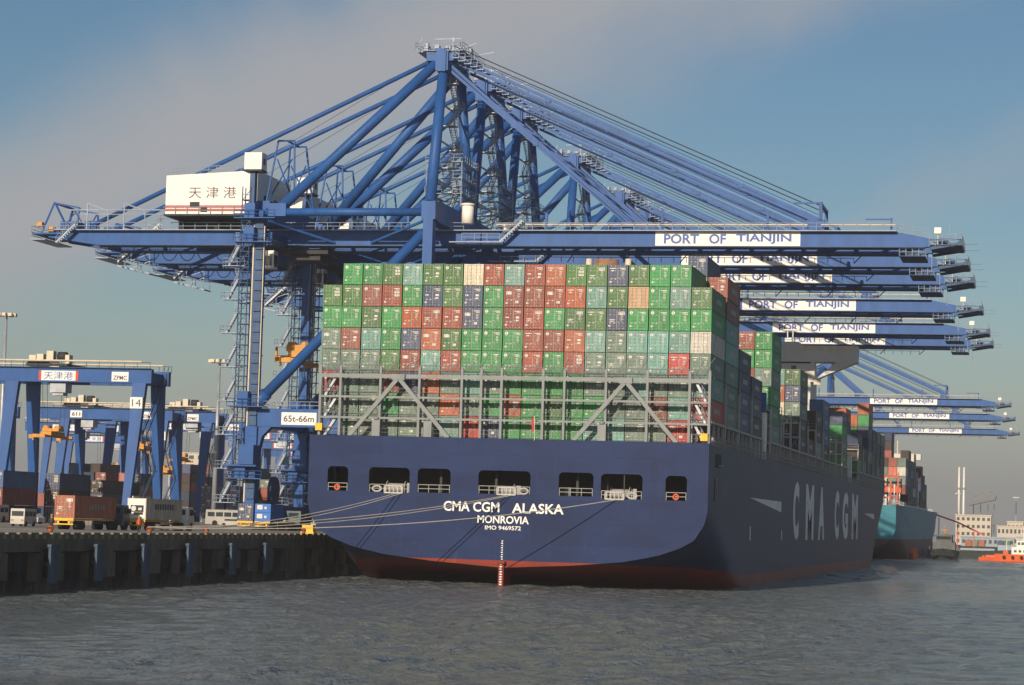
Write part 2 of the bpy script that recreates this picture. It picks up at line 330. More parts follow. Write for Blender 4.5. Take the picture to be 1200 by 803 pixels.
# quay wall: cap beam, face panels, deep recesses with piles behind
q = empty('quay_wall', (QX, 200, 0)); tag(q, 'long dark concrete quay wall with piles standing in the harbour water', 'quay')
def L_(a): return (a[0] - QX, a[1] - 200, a[2])
def lbox(mb, a, b): mb.box(L_(a), L_(b))
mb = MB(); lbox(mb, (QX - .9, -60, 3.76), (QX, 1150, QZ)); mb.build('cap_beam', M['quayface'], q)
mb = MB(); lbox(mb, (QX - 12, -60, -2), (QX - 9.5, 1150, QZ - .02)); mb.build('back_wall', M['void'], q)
r5 = random.Random(11)
y = 100.3
while y < 700:
    wdt = 6.6 + r5.uniform(-.5, .5); dp = r5.uniform(.9, 1.6)
    mb = MB(); lbox(mb, (QX - .9, y + 2.6, dp), (QX - .04, y + 2.6 + wdt, 3.6)); lbox(mb, (QX - .95, y + 3.6, 3.0), (QX + .12, y + 2.6 + wdt - 1, 3.75)); mb.build('face_panel', M['quayface'], q)
    if r5.random() < .8: mb = MB(); lbox(mb, (QX - .8, y + 4.2, -1), (QX - .12, y + 6.4, dp)); mb.build('pier_leg', M['quayface'], q)
    y += 12.1
mb = MB(); y = 101.0
while y < 760:
    lbox(mb, (QX - 9.4, y - .7, 1.9), (QX - .9, y + .7, 3.6)); y += 6.05
mb.build('cross_beam', M['wetcon_shade'], q)
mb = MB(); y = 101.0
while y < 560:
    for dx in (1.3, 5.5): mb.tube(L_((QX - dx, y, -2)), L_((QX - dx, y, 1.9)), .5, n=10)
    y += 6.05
mb.build('pile', M['wetcon_shade'], q)['kind'] = 'stuff'
mb = MB(); y = 100.0
while y < 700: lbox(mb, (QX - .35, y, QZ), (QX - .05, y + 1.6, QZ + .16)); y += 2.4
mb.build('kerb', M['concrete'], q)
mb = MB(); y = 100.6
while y < 420: lbox(mb, (QX, y, QZ - .42), (QX + .012, y + .7, QZ - .04)); y += 1.7
mb.build('edge_marking', M['edge'], q)
# fenders and bollards
def fender(y, first=[None]):
    if first[0] is None:
        r = empty('quay_fender', (QX, y, 0)); first[0] = r
        mb = MB(); mb.box((.7, -.85, .9), (.95, .85, 4.4)); mb.box((.62, -.95, 4.2), (1.0, .95, 4.45)); mb.build('panel', M['fender'], r)
        mb = MB(); mb.tube((0, 0, 3.4), (.7, 0, 3.4), .55, n=14); mb.tube((0, 0, 1.9), (.7, 0, 1.9), .55, n=14); mb.build('rubber_cone', M['black'], r)
        return r
    return copy_tree(first[0], (QX, y, 0))
ORD = ['first', 'second', 'third', 'fourth', 'fifth', 'sixth', 'seventh', 'eighth', 'ninth', 'tenth', 'eleventh', 'twelfth']
for i, y in enumerate([201.5, 212.2, 224.2, 236.8, 250.3, 262.0]):
    tag(fender(y), ['blue grey fender panel on the quay wall below the red container truck', 'blue grey fender panel on the quay wall just right of the red container truck',
        'blue grey fender panel on the quay wall below the white container truck', 'blue grey fender panel on the quay wall between white truck and mooring ropes',
        'blue grey fender panel on the quay wall where the mooring ropes come ashore', 'blue grey fender panel on the quay wall closest to the stern of the ship'][i],
        'fender', 'fenders along the quay wall')
def bollard():
    r = empty('bollard'); mb = MB(); mb.tube((0, 0, 0), (0, 0, .1), .42, n=16); mb.tube((0, 0, .1), (0, 0, .48), .2, .24, n=14); mb.build('base', M['bollard'], r)
    mb = MB(); mb.tube((0, -.1, .46), (0, .05, .68), .36, .28, n=14); mb.build('head', M['bollard'], r); return r
bo = bollard()
for i, y in enumerate([206, 231, 248, 283]):
    o = bo if i == 0 else copy_tree(bo); o.location = (QX - 1.6, y, QZ)
    tag(o, ['rusty mooring bollard on the quay edge beside the red truck', 'rusty mooring bollard on the quay edge beside the white truck',
            'rusty mooring bollard holding the stern ropes of the ship', 'rusty mooring bollard on the quay edge right at the stern of the ship'][i], 'bollard', 'mooring bollards on the quay edge')
mb = MB(); mb.box((-.9, -.7, 0), (.9, .7, .25)); mb.box((-.75, -.55, .25), (.75, .55, 1.15)); mb.box((-.4, -.57, .5), (.4, -.55, .9))
tag(mb.build('quay_cabinet', M['yellow'], None, (-96.4, 300, QZ)), 'yellow steel cabinet on the quay beside the stern of the ship', 'cabinet')

# ================================================================= CONTAINERS
CC = dict(g=(.045, .30, .085), o=(.085, .20, .065), t=(.16, .36, .31), y=(.15, .235, .185), r=(.33, .085, .055), b=(.27, .062, .045), a=(.46, .12, .05),
          s=(.075, .10, .19), c=(.62, .56, .42), n=(.58, .36, .19), R=(.52, .05, .035), w=(.60, .56, .46), k=(.02, .045, .11), u=(.03, .13, .34), d=(.055, .035, .03), l=(.20, .24, .27),
          p=(.55, .16, .10))
CNAME = dict(g='bright green', o='olive green', t='pale teal', y='grey green', r='red brown', b='brick red', a='orange red', s='slate blue', c='cream', n='tan',
             R='bright red', w='white', k='navy blue', u='blue', d='dark brown', l='light grey', p='pale red')
CW, CL, CH = 2.438, 12.19, 2.591
def cont_meshes():
    D = {}
    mb = MB(); hw = CW / 2; e = .06
    mb.box((-hw + .05, .09, .13), (hw - .05, CL - .03, CH - .04))                    # corrugated box
    for sx in (-1, 1):
        for yy in (0, CL - .17): mb.box((sx * (hw - .15), yy, 0), (sx * hw, yy + .17, CH))      # corner posts
        for zz in (0, CH - .12): mb.box((sx * (hw - .11), .17, zz + .004), (sx * (hw - .005), CL - .17, zz + (.14 if zz == 0 else .115)))
        for zz in (-.005, CH - .115): mb.box((sx * (hw - .18), -.012, zz), (sx * (hw + .004), .19, zz + .12))  # corner castings
    for zz in (.003, CH - .125): mb.box((-hw + .15, .004, zz), (hw - .15, .16, zz + .12))
    mb.box((-hw + .15, CL - .16, .003), (hw - .15, CL - .005, .15))
    D['body'] = mb.mesh('body', M['cont'])
    mb = MB(); mb.box((.012, .055, .14), (1.055, .10, CH - .14))
    for i in range(5): z = .30 + i * .42; mb.poly([(.08, .052, z), (1.0, .052, z), (1.0, .02, z + .07), (.08, .02, z + .07), (.08, .02, z + .21), (1.0, .02, z + .21), (1.0, .052, z + .28), (.08, .052, z + .28)],
                                                   [(0, 1, 2, 3), (3, 2, 5, 4), (4, 5, 6, 7)])
    D['door'] = mb.mesh('door', M['cont'])
    mb = MB(); mb.v = [(-x, y, z) for x, y, z in D['door_v']] if 'door_v' in D else [(-v.co.x, v.co.y, v.co.z) for v in D['door'].vertices]
    mb.f = [tuple(reversed(p.vertices)) for p in D['door'].polygons]; mb.sm = [False] * len(mb.f); D['door_l'] = mb.mesh('door', M['cont'])
    mb = MB()
    for x in (-.80, -.33, .33, .80):
        mb.tube((x, -.012, .10), (x, -.012, CH - .10), .024, n=5)
        mb.box((x - .06, -.03, .85 + .1 * (x > 0)), (x + .2 * (1 if x < 0 else -1), -.005, .93 + .1 * (x > 0)))
        for z in (.16, .75, 1.85, 2.40): mb.box((x - .07, -.02, z), (x + .07, .03, z + .07))
    mb.box((-.02, .02, .15), (.02, .06, CH - .15))
    D['rods'] = mb.mesh('locking_rods', M['rod'])
    D['marks'] = []
    for k in range(7):
        r2 = random.Random(k + 3); mb = MB()
        def lab(x0, z0, x1, z1): mb.box((x0, .010, z0), (x1, .019, z1))
        lab(.18, 2.12, .92, 2.22); lab(.42, 1.96, .92, 2.04)
        if k != 2:
            for j in range(5): z = 1.70 - j * .13; lab(.45, z, .45 + r2.uniform(.2, .42), z + .05)
        if k in (0,):
            n = 14; mb.poly([(-.82 + .21 * math.cos(2 * math.pi * i / n), .012, 2.14 + .21 * math.sin(2 * math.pi * i / n)) for i in range(n)], [tuple(range(n))])
        if k == 1: lab(-.98, 1.98, -.62, 2.28)
        if k == 2: lab(-.95, 1.35, -.55, 1.5); lab(.3, 1.3, .75, 1.55); lab(.3, .95, .7, 1.15)
        if k == 3: lab(-1.0, 2.1, -.2, 2.2); lab(-.8, 1.8, -.5, 1.95)
        if k == 4:
            for a_ in range(2):
                for b_ in range(2): lab(.25 + a_ * .38, 1.2 + b_ * .36, .53 + a_ * .38, 1.48 + b_ * .36)
        if k == 5: lab(-.95, 1.55, -.25, 1.95); lab(.2, .5, .6, .8)
        if k == 6: lab(-.9, 1.2, -.2, 1.3); lab(-.9, 1.02, -.35, 1.1); lab(.2, 1.85, .95, 2.25)
        lab(-1.0, .42, -.72, .62)
        D['marks'].append(mb.mesh('marking', M['contmark']))
    mb = MB(); r2 = random.Random(5)
    for j in range(6):                                                              # worn illegible lettering blocks on the side
        y0 = 4.3 + j * .8; mb.box((CW / 2 - .045, y0, 1.05), (CW / 2 - .035, y0 + .5, 1.65 + .0 * j))
    D['side'] = mb.mesh('side_marking', M['rod'])
    return D
CM = cont_meshes()
CREG = []
def container(x, y, z, c, label, group, doors=True, side=False, rz=0, cat='container', L=1.0):
    o = bpy.data.objects.new('shipping_container', CM['body']); COL.objects.link(o)
    o.location = (x + rnd.uniform(-.025, .025), y + rnd.uniform(-.06, .06), z); o.rotation_euler = (0, 0, rz); o.scale = (1, L, 1)
    base = CC[c]; j = rnd.uniform(-.13, .13); k = rnd.uniform(.0, .30)
    g = sum(base) / 3
    colr = tuple(max(0, (v * (1 + j)) * (1 - k) + g * k) for v in base) + (1,)
    o.color = colr
    def part(name, me, lb=None):
        p = bpy.data.objects.new(name, me); COL.objects.link(p); p.parent = o; p.color = colr; return p
    if doors:
        part('door', CM['door']); part('door', CM['door_l']); part('locking_rods', CM['rods'])
        mk = 0 if c == 'g' else (1 if c in 't' else rnd.choice((1, 2, 3, 4, 5, 6)))
        if c not in 'cn' : part('marking', CM['marks'][mk])
    if side: part('side_marking', CM['side'])
    tag(o, label, cat, group); CREG.append((o, c)); return o

# ================================================================= SHIP
SX, SY = -63.75, 274.0
ship = empty('container_ship', (SX, SY, 0)); tag(ship, 'huge dark blue container ship moored at the quay, seen from astern', 'container ship')
HB, DZ = 24.55, 17.5
def lerp_tab(t, x):
    if x <= t[0][0]: return t[0][1]
    for (a, va), (b_, vb) in zip(t, t[1:]):
        if x <= b_: return va + (vb - va) * (x - a) / (b_ - a)
    return t[-1][1]
ZT = [(0, 9.6), (6, 8.3), (14, 5.2), (22, 1.5), (40, -3), (400, -4)]
ZB = [(0, 2.25), (8, 1.1), (15, -.2), (25, -3), (50, -10), (400, -11)]
BY = [(0, HB), (298, HB), (312, HB * .97), (326, HB * .86), (340, HB * .66), (352, HB * .40), (360, HB * .2), (366, .3), (500, .3)]
U0 = [(0, 1), (.22, .985), (.47, .937), (.6, .87), (.736, .755), (.85, .587), (.93, .34), (1, 0)]
def halfb(y, z):
    zt, zb = lerp_tab(ZT, y), lerp_tab(ZB, y); B = lerp_tab(BY, y + 42 * (1 - max(z, 0) / DZ) * (1 if y > 150 else 0))
    if z >= zt: return B
    u = (zt - z) / (zt - zb)
    return 0 if u >= 1 else B * lerp_tab(U0, u)
ZL = [DZ, 15, 13, 11.5, 10.2, 9.4, 8.6, 7.8, 7, 6.2, 5.4, 4.7, 4.1, 3.6, 3.1]
ZLB = [3.1, 2.8, 2.5, 2.3, 1.8, 1.3, .8, .3, -.4, -1.2, -2.5]
ZS = [(0, 3.1), (10, 2.8), (30, 1.7), (400, 1.9)]
def loft(ys, zl, hb=halfb, zbf=lambda y: lerp_tab(ZB, y), split=False):
    mb = MB(); rows = []
    for y in ys:
        row = []
        for z in zl:
            if split and 0 < z <= 3.1: z = z * lerp_tab(ZS, y) / 3.1
            zz = max(z, zbf(y)); row.append((hb(y, zz), y, zz))
        rows.append(row)
    n = len(zl)
    for sgn in (1, -1):
        pts = [(sgn * x, y, z) for r in rows for x, y, z in r]; fs = []
        for i in range(len(ys) - 1):
            for j in range(n - 1):
                a = i * n + j; f = (a, a + 1, a + n + 1, a + n); fs.append(f if sgn < 0 else f[::-1])
        mb.poly(pts, fs, True)
    return mb
YS = [0, 2, 4, 6, 8, 11, 14, 18, 22, 28, 36, 50, 80, 120, 150, 180, 210, 235, 250, 262, 274, 286, 298, 306, 314, 322, 330, 338, 346, 354, 360, 366]
loft(YS, ZL, split=True).build('hull', M['hull'], ship)
loft(YS, ZLB, split=True).build('boot_top', M['boot'], ship)
mb = MB(); k = 40; pr = [(halfb(i, DZ), i) for i in YS]
mb.poly([(x - .02, y, DZ - .03) for x, y in pr] + [(-x + .02, y, DZ - .03) for x, y in pr], [(i, i + 1, len(pr) + i + 1, len(pr) + i) for i in range(len(pr) - 1)])
mb.build('deck', M['shipgrey'], ship)
# transom with real openings
WIN = [(-85.85, -83.25, 10.9, 13.85), (-80.6, -75.5, 10.85, 13.85), (-74.5, -70.4, 10.95, 13.85), (-66.95, -60.55, 11.0, 13.8), (-57.1, -52.9, 11.0, 13.8), (-52.0, -47.0, 10.8, 13.75), (-44.25, -41.7, 10.8, 13.7)]
WIN = [(a - SX, b_ - SX, c, d) for a, b_, c, d in WIN]
def plate(name, outline, holes, m, parent, y0, th):
    cu = bpy.data.curves.new(name, 'CURVE'); cu.dimensions = '2D'; cu.fill_mode = 'BOTH'; cu.extrude = th / 2
    for pts in [outline] + holes:
        s = cu.splines.new('POLY'); s.points.add(len(pts) - 1); s.use_cyclic_u = True
        for i, (x, z) in enumerate(pts): s.points[i].co = (x, z, 0, 1)
    o = bpy.data.objects.new(name, cu); COL.objects.link(o); dg = bpy.context.evaluated_depsgraph_get()
    me = bpy.data.meshes.new_from_object(o.evaluated_get(dg)); bpy.data.objects.remove(o); bpy.data.curves.remove(cu)
    me.materials.clear(); me.materials.append(m)
    o = bpy.data.objects.new(name, me); COL.objects.link(o); o.rotation_euler = (R(90), 0, 0); o.location = (0, y0 + th / 2, 0); o.parent = parent; return o
def rrect(x0, x1, z0, z1, r=.55, n=5):
    pts = []
    for cx, cz, a0 in ((x1 - r, z1 - r, 0), (x0 + r, z1 - r, 90), (x0 + r * .4, z0 + r * .4, 180), (x1 - r * .4, z0 + r * .4, 270)):
        rr = r if a0 < 180 else r * .4
        pts += [(cx + rr * math.cos(R(a0 + 90 * i / n)), cz + rr * math.sin(R(a0 + 90 * i / n))) for i in range(n + 1)]
    return pts
zs = [DZ + .15, 15, 12, 9.6] + [9.6 - 6.5 * i / 22 for i in range(1, 23)]
edge = [(halfb(0, z), z) for z in zs]
plate('transom', [(x, z) for x, z in edge] + [(-x, z) for x, z in reversed(edge)], [rrect(*h) for h in WIN], M['hull'], ship, -.12, .12)
zs2 = [3.1 - .85 * i / 14 for i in range(15)]; e2 = [(halfb(0, z), z) for z in zs2]
plate('transom_boot_top', [(x, z) for x, z in e2] + [(-x, z) for x, z in reversed(e2[:-1])], [], M['boot'], ship, -.12, .12)
# mooring deck behind the openings
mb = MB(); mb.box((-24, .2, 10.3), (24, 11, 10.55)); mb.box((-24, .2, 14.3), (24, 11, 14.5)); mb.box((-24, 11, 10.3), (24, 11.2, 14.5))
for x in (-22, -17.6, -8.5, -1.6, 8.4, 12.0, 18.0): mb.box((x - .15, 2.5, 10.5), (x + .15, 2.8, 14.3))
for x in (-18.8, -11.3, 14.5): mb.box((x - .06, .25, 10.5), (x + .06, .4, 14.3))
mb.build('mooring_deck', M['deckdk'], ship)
for x in (-14.5, -.8, 5.2, 13.4):
    mb = MB(); mb.tube((x - 1.1, 4.2, 11.5), (x + 1.1, 4.2, 11.5), .55, n=14); mb.tube((x - 1.2, 4.2, 11.5), (x - 1.1, 4.2, 11.5), .85, n=16); mb.tube((x + 1.1, 4.2, 11.5), (x + 1.2, 4.2, 11.5), .85, n=16)
    mb.box((x + 1.4, 3.7, 10.5), (x + 2.0, 4.8, 12.1)); mb.build('winch', M['shipgrey'], ship)
for i, (a, b_, c, d) in enumerate(WIN):
    mb = MB(); mb.railing((a + .1, -.06, c - .02), (b_ - .1, -.06, c - .02), h=.95, step=1.3, r=.04)
    mb.build('opening_railing', M['gear'], ship)
    if i in (1, 3, 5):
        mb = MB(); cx = {1: (a + b_) / 2 + .6, 3: (a + b_) / 2 + .3, 5: a + 1.7}[i]
        mb.box((cx - 1.15, -.3, c - .12), (cx + 1.15, .25, c + .05)); mb.box((cx - 1.15, -.28, c + .72), (cx + 1.15, .1, c + .86))
        for k in range(5): mb.tube((cx - 1.0 + k * .5, -.1, c), (cx - 1.0 + k * .5, -.1, c + .74), .13, n=8)
        mb.box((cx - 1.2, -.28, c), (cx - 1.08, .1, c + .8)); mb.box((cx + 1.08, -.28, c), (cx + 1.2, .1, c + .8))
        mb.build('roller_fairlead', M['gear'], ship)
        mb = MB(); ox = cx + (-2.1 if i == 1 else 2.1); n = 16
        for j in range(n):
            a0, a1 = 2 * math.pi * j / n, 2 * math.pi * (j + 1) / n
            mb.tube((ox + .55 * math.cos(a0), -.12, c + .42 + .33 * math.sin(a0)), (ox + .55 * math.cos(a1), -.12, c + .42 + .33 * math.sin(a1)), .12, n=6, caps=False)
        mb.build('panama_chock', M['gear'], ship)
    if i in (0, 6):
        mb = MB(); ox = (a + b_) / 2; n = 16
        for j in range(n):
            a0, a1 = 2 * math.pi * j / n, 2 * math.pi * (j + 1) / n
            mb.tube((ox + .3 * math.cos(a0), -.2, c + .42 + .3 * math.sin(a0)), (ox + .3 * math.cos(a1), -.2, c + .42 + .3 * math.sin(a1)), .10, n=6, caps=False)
        mb.build('lifebuoy', M['boat'], ship)
# ship's name and marks on the transom
def ttext(s, xc, z, wd, ht, bold=.035): text('ship_name', s, 1.2, M['nameletter'], ship, (xc - SX, -.135, z), bold=bold, width=wd, height=ht, depth=.008)
ttext('CMA CGM', -67.7, 9.42, 6.9, 1.2, .02); ttext('ALASKA', -59.55, 9.38, 6.3, 1.2, .02)
ttext('MONROVIA', -63.75, 7.95, 6.3, .92, .02); ttext('IMO 9469572', -63.75, 6.98, 4.4, .5, .015)
mb = MB()
for j in range(9): z = 3.2 + j * .27; mb.box((-.1 - (.06 if j % 2 else 0), -.14, z), (.08, -.125, z + .13))
mb.build('draught_marks', M['lettering'], ship)
mb = MB(); mb.prism_xz([(-.35, 2.9), (-.3, -2), (.3, -2), (.35, 2.9)], -.55, 3.5); mb.box((-.5, -.9, 2.75), (.5, 1.5, 3.0)); mb.build('rudder', M['boot'], ship)
mb = MB()
for j in range(9): z = .2 + j * .3; mb.box((-.16, -.565, z), (.12, -.552, z + .15))
mb.build('rudder_marks', M['lettering'], ship)
# big letters on the starboard side
for ch, y0, y1 in [('C', 367.8, 376.1), ('M', 387.2, 400.1), ('A', 408.8, 419.7), ('C', 440.2, 449), ('G', 457.3, 469.3), ('M', 479.3, 493.5)]:
    text('side_lettering', ch, 10, M['nameletter'], ship, (HB + .03, (y0 + y1) / 2 - SY, 10.75), rot=(R(90), 0, R(90)), bold=.045, width=(y1 - y0) * 1.02, height=9.2, depth=.02)
mb = MB()
for y0, y1, z0, z1 in ((313, 351, 11.8, 10.9),):
    mb.poly([(HB + .03, y0 - SY, 11.9), (HB + .03, y1 - SY, 10.3), (HB + .03, y1 - SY, 11.9)], [(0, 1, 2)])
mb.poly([(HB + .03, 510 - SY, 11.7), (HB + .03, 540 - SY, 10.6), (HB + .03, 540 - SY, 11.8)], [(0, 1, 2)])
for y0, z0, hh in ((314, 6.2, 1.9), (352, 6.2, 1.4)): mb.box((HB, y0 - SY, z0), (HB + .04, y0 - SY + .7, z0 + hh))
mb.build('side_stripe', M['lettering'], ship)
mb = MB()                                                                           # flat black plates, the shade of recessed side openings put into their colour
mb.box((HB - .02, 5, 10.9), (HB + .03, 8.5, 13.6)); mb.box((HB - .02, 5.5, 15.0), (HB + .04, 10.5, 16.6)); mb.build('side_port', M['black'], ship)
mb = MB(); mb.box((HB, 8, 15.1), (HB + .5, 8.5, 15.3)); mb.box((HB, 6.0, 10.85), (HB + .09, 6.2, 13.7)); mb.box((HB, 7.3, 10.85), (HB + .09, 7.5, 13.7)); mb.build('side_port_frame', M['shipgrey'], ship)
# deck-edge railing, coaming stanchions
mb = MB(); mb.railing((HB - .15, 1, DZ), (HB - .15, 300, DZ), h=1.05, step=1.9, r=.05); mb.build('deck_railing', M['shipgrey'], ship)
mb = MB(); mb.box((-HB + 2.6, 2.4, DZ), (HB - 2.8, 62, DZ + .24)); mb.box((-HB + 2.6, 64, DZ), (HB - 2.8, 204, DZ + .24)); mb.box((-HB + 2.6, 221, DZ), (HB - 2.8, 300, DZ + .24)); mb.build('hatch_cover', M['shipgrey'], ship)

# aft lashing bridge
LBX = [-87.3, -84.75, -79.69, -74.78, -69.48, -67.06, -64.54, -59.43, -56.84, -51.79, -46.79, -41.72, -39.35]
LBX = [x - SX for x in LBX]
LZ = [19.85, 22.4, 24.95]
mb = MB()
for x in LBX:
    mb = MB(); mb.box((x - .15, .25, DZ), (x + .15, .6, 26.15)); mb.build('post', M['deckgrey'], ship)
    mb = MB(); mb.box((x - .09, 1.35, DZ), (x + .09, 1.6, 24.9)); mb.build('post', M['deckgrey'], ship)
for z in LZ:
    t_ = .48 if z > 24 else .24
    mb = MB(); x0, x1 = LBX[0] - .2, LBX[-1] + .2
    for a, b_ in zip(LBX, LBX[1:]):
        mb.box((a + .15, .27, z - t_ / 2), (b_ - .15, .55, z + t_ / 2))
    mb.box((x0, .62, z + t_ / 2 - .1), (x1, 1.34, z + t_ / 2)); mb.build('walkway', M['deckgrey'], ship)
mb = MB()
for (x0, z0), (x1, z1) in [((-77.36, 24.75), (-83.4, 17.6)), ((-77.36, 24.75), (-70.9, 17.6)), ((-49.35, 24.75), (-55.5, 17.6)), ((-49.35, 24.75), (-43.1, 17.6))]:
    mb = MB(); mb.beam((x0 - SX, .05, z0), (x1 - SX, .05, z1), .3, .48); mb.build('diagonal_brace', M['deckgrey'], ship)
for x in (-77.36, -49.35): mb = MB(); mb.box((x - SX - .8, -.13, 24.5), (x - SX + .8, .24, 25.2)); mb.build('gusset_plate', M['deckgrey'], ship)
mb = MB(); x0, x1 = LBX[0], LBX[-1]
mb.railing((x0, .35, 25.26), (x1, .35, 25.26), h=1.05, step=.85, r=.028); mb.railing((x0, 1.3, 25.26), (x1, 1.3, 25.26), h=1.05, step=2.2, r=.03)
for z in (DZ + .15, 20.0, 22.56):
    for a, b_ in ((x0, LBX[1]), (LBX[-2], x1)): mb.railing((a, .4, z), (b_, .4, z), h=1.0, step=.8, r=.03)
    mb.railing((x0, .45, z), (x1, .45, z), h=.95, step=2.4, r=.022)
mb.build('lashing_railing', M['deckgrey'], ship)
mb = MB()
for sx in (1, -1):
    xa = LBX[-1] - .5 if sx > 0 else LBX[0] + .5; xb = LBX[-2] + .5 if sx > 0 else LBX[1] - .5
    for i, (z0, z1) in enumerate(((DZ, 20), (20, 22.55), (22.55, 25.2))): mb.stairs((xa, .75, z0), (xb, .75, z1), w=.5)
mb.build('ladder', M['galv'], ship)
mb = MB(); r2 = random.Random(2)
for a, b_ in zip(LBX, LBX[1:]):                                                     # crossed lashing rods against the container ends
    for z0 in (20.1, 25.3):
        for u in (.25, .75):
            xm = a + (b_ - a) * u; mb.tube((xm - 1.0, 1.5, z0), (xm + .9, 2.45, z0 + 2.6), .022, n=4, caps=False); mb.tube((xm + 1.0, 1.5, z0), (xm - .9, 2.45, z0 + 2.6), .022, n=4, caps=False)
mb.build('lashing_rods', M['galv'], ship)
for x, z in ((LBX[0] + .1, 18.6), (LBX[-1] - .45, 18.3)):
    mb = MB(); mb.box((x - .45, -.15, z - .42), (x + .4, .25, z + .42)); mb.box((x - .5, -.2, z + .36), (x + .45, .3, z + .46)); mb.build('locker', M['yellow'], ship)
for x in (-80.0, -55.3 + 3.2, -73.5):
    mb = MB(); mb.box((x - SX - .5, -.05, DZ + .1), (x - SX + .5, .24, DZ + 2.1)); mb.tube((x - SX, .1, DZ + 2.1), (x - SX, .1, DZ + 2.4), .3, n=10); mb.build('vent_trunk', M['deckgrey'], ship)
mb = MB(); mb.tube((3.6, -.4, DZ), (3.6, -.75, DZ + 2.9), .035, n=6); mb.build('flagpole', M['lettering'], ship)
fl = MB()
for k in range(5):
    z = DZ + 2.8 - k * .32; x0 = 3.55; w_ = .32 + .08 * math.sin(k * 1.7); fl.poly([(x0, -.75, z), (x0 - w_, -.70, z - .25), (x0 - w_ * .9, -.66, z - .55), (x0, -.72, z - .3)], [(0, 1, 2, 3)])
fl.build('flag', M['flagred'], ship)
# lashing bridges and stanchions along the starboard side between the bays
BAYS = [276.6, 290, 303.2, 316.4, 338.8, 352.2, 365.6, 379, 392.2, 405.4, 418.6, 431.8, 445, 458.5, 497, 510.2, 525.5, 538.8, 552.2, 566]
for by in BAYS[1:]:
    y = by - SY - .55; top = 25.0 if by not in (352.2, 365.6) else 25.0
    mb = MB()
    for k in range(19 if by in BAYS[4:9] else 4):
        x = HB - .35 - k * 2.56; mb.box((x - .14, y - .3, DZ), (x + .14, y + .3, top))
    xl = HB - .35 - (18 if by in BAYS[4:9] else 3) * 2.56
    for z in (20.1, 22.6, 24.9): mb.box((xl, y - .28, z - .12), (HB - .49, y + .28, z + .12)); mb.railing((HB - .3, y - .35, z + .12), (HB - .3, y + .35, z + .12), h=1, step=.8, r=.03)
    mb.railing((xl, y - .3, 25.0), (HB - .3, y - .3, 25.0), h=1, step=2.5, r=.03)
    mb.build('lashing_bridge', M['shipgrey'], ship)
    for yy in (2.2, 6.1, 10.1):
        pass
mb = MB()
for by in BAYS:
    for yy in (.3, 4.2, 8.1, 11.8):
        mb.box((HB - .62, by - SY + yy - .16, DZ), (HB - .3, by - SY + yy + .16, 20.25)); mb.box((HB - 2.7, by - SY + yy - .16, DZ), (HB - 2.4, by - SY + yy + .16, 20.25))
    mb.box((HB - 2.75, by - SY + .1, 20.1), (HB - .15, by - SY + 12.1, 20.36))
mb.build('container_pedestal', M['shipgrey'], ship)['kind'] = 'stuff'
# engine casing with funnel between bays, pale kingpost
mb = MB(); mb.box((-9, 57, DZ), (9, 63.5, 41.8)); mb.box((-6, 57.2, 41.8), (6, 63.3, 43.2)); mb.build('engine_casing', M['shipgrey'], ship)
mb = MB(); mb.tube((.3, 60, 43.2), (.3, 60, 46.1), 1.9, 1.8, n=18); mb.build('funnel', mat('funnel_rusty', (.30, .16, .09), .7, var=.5, scale=1), ship)
for x in (-2.2, 3.6): mb = MB(); mb.tube((x, 59.5, 43.2), (x, 59.5, 46.2), .45, n=10); mb.build('exhaust_pipe', M['cream'], ship)
mb = MB(); mb.box((HB - 1.6, 57.5, DZ), (HB - .3, 59.4, 24.2)); mb.build('vent_trunk', M['lettering'], ship)
mb = MB(); mb.box((HB - 1.6, 204.8, DZ), (HB - .3, 206.6, 23.0)); mb.build('vent_trunk', M['lettering'], ship)
mb = MB(); mb.box((HB - 1.9, 57.1, 24.5), (HB - .2, 57.6, 27.0)); mb.build('sign_board', M['signblue'], ship)
# accommodation block with bridge wings
ab = MB(); ab.box((-14, 207, DZ), (15.5, 220, 41.8)); ab.build('accommodation', M['accom'], ship)
for s in (1, -1):
    wing = MB(); X = lambda v: s * v
    wing.box((X(9.0), 206.6, 42.1), (X(24.9), 211.5, 44.3))
    pts = [(X(16.05), 38.3), (X(17.5), 38.3), (X(24.9), 42.1), (X(19.8), 42.1), (X(16.05), 38.6)]
    wing.prism_xz([(X(16.0), 38.1), (X(17.6), 39.0), (X(24.9), 42.12), (X(20.6), 42.12)], 206.8, 210)
    wing.prism_xz([(X(15.45), 38.0), (X(16.3), 38.0), (X(16.3), 42.12), (X(15.45), 42.12)], 206.8, 210)
    wing.build('bridge_wing', M['accom'], ship)
mb = MB(); mb.box((-13, 206.5, 44.3), (13, 219, 46.2)); mb.build('wheelhouse', M['accom'], ship)
mb = MB(); mb.box((12.5, 206.6, 44.32), (24.9, 206.75, 45.45)); mb.box((24.8, 206.8, 44.32), (24.95, 211.5, 45.45)); mb.box((-24.9, 206.6, 44.32), (-12.5, 206.75, 45.45)); mb.box((16.2, 206.3, 37.4), (17.6, 206.75, 38.6)); mb.build('wing_bulwark', M['cream'], ship)  # cream colour stands in for low sunlight on the wing's top rail
mb = MB()
for x in (10.5, 11.6): mb.tube((x, 208, 46.2), (x, 208, 50 - x * .1), .12, n=6)
mb.box((9.6, 207.8, 48.6), (12.6, 208.1, 48.85)); mb.box((10, 207.6, 46.2), (11.4, 208.6, 47.0)); mb.tube((24.0, 208, 45.4), (24.0, 208, 46.3), .25, n=8); mb.build('radar_mast', M['lettering'], ship)
mb = MB()
for k in range(9):
    for x in range(-12, 15, 3): mb.box((x - .5, 206.93, DZ + 2 + k * 2.6), (x + .5, 206.99, DZ + 3 + k * 2.6))
mb.build('cabin_windows', M['winb'], ship)

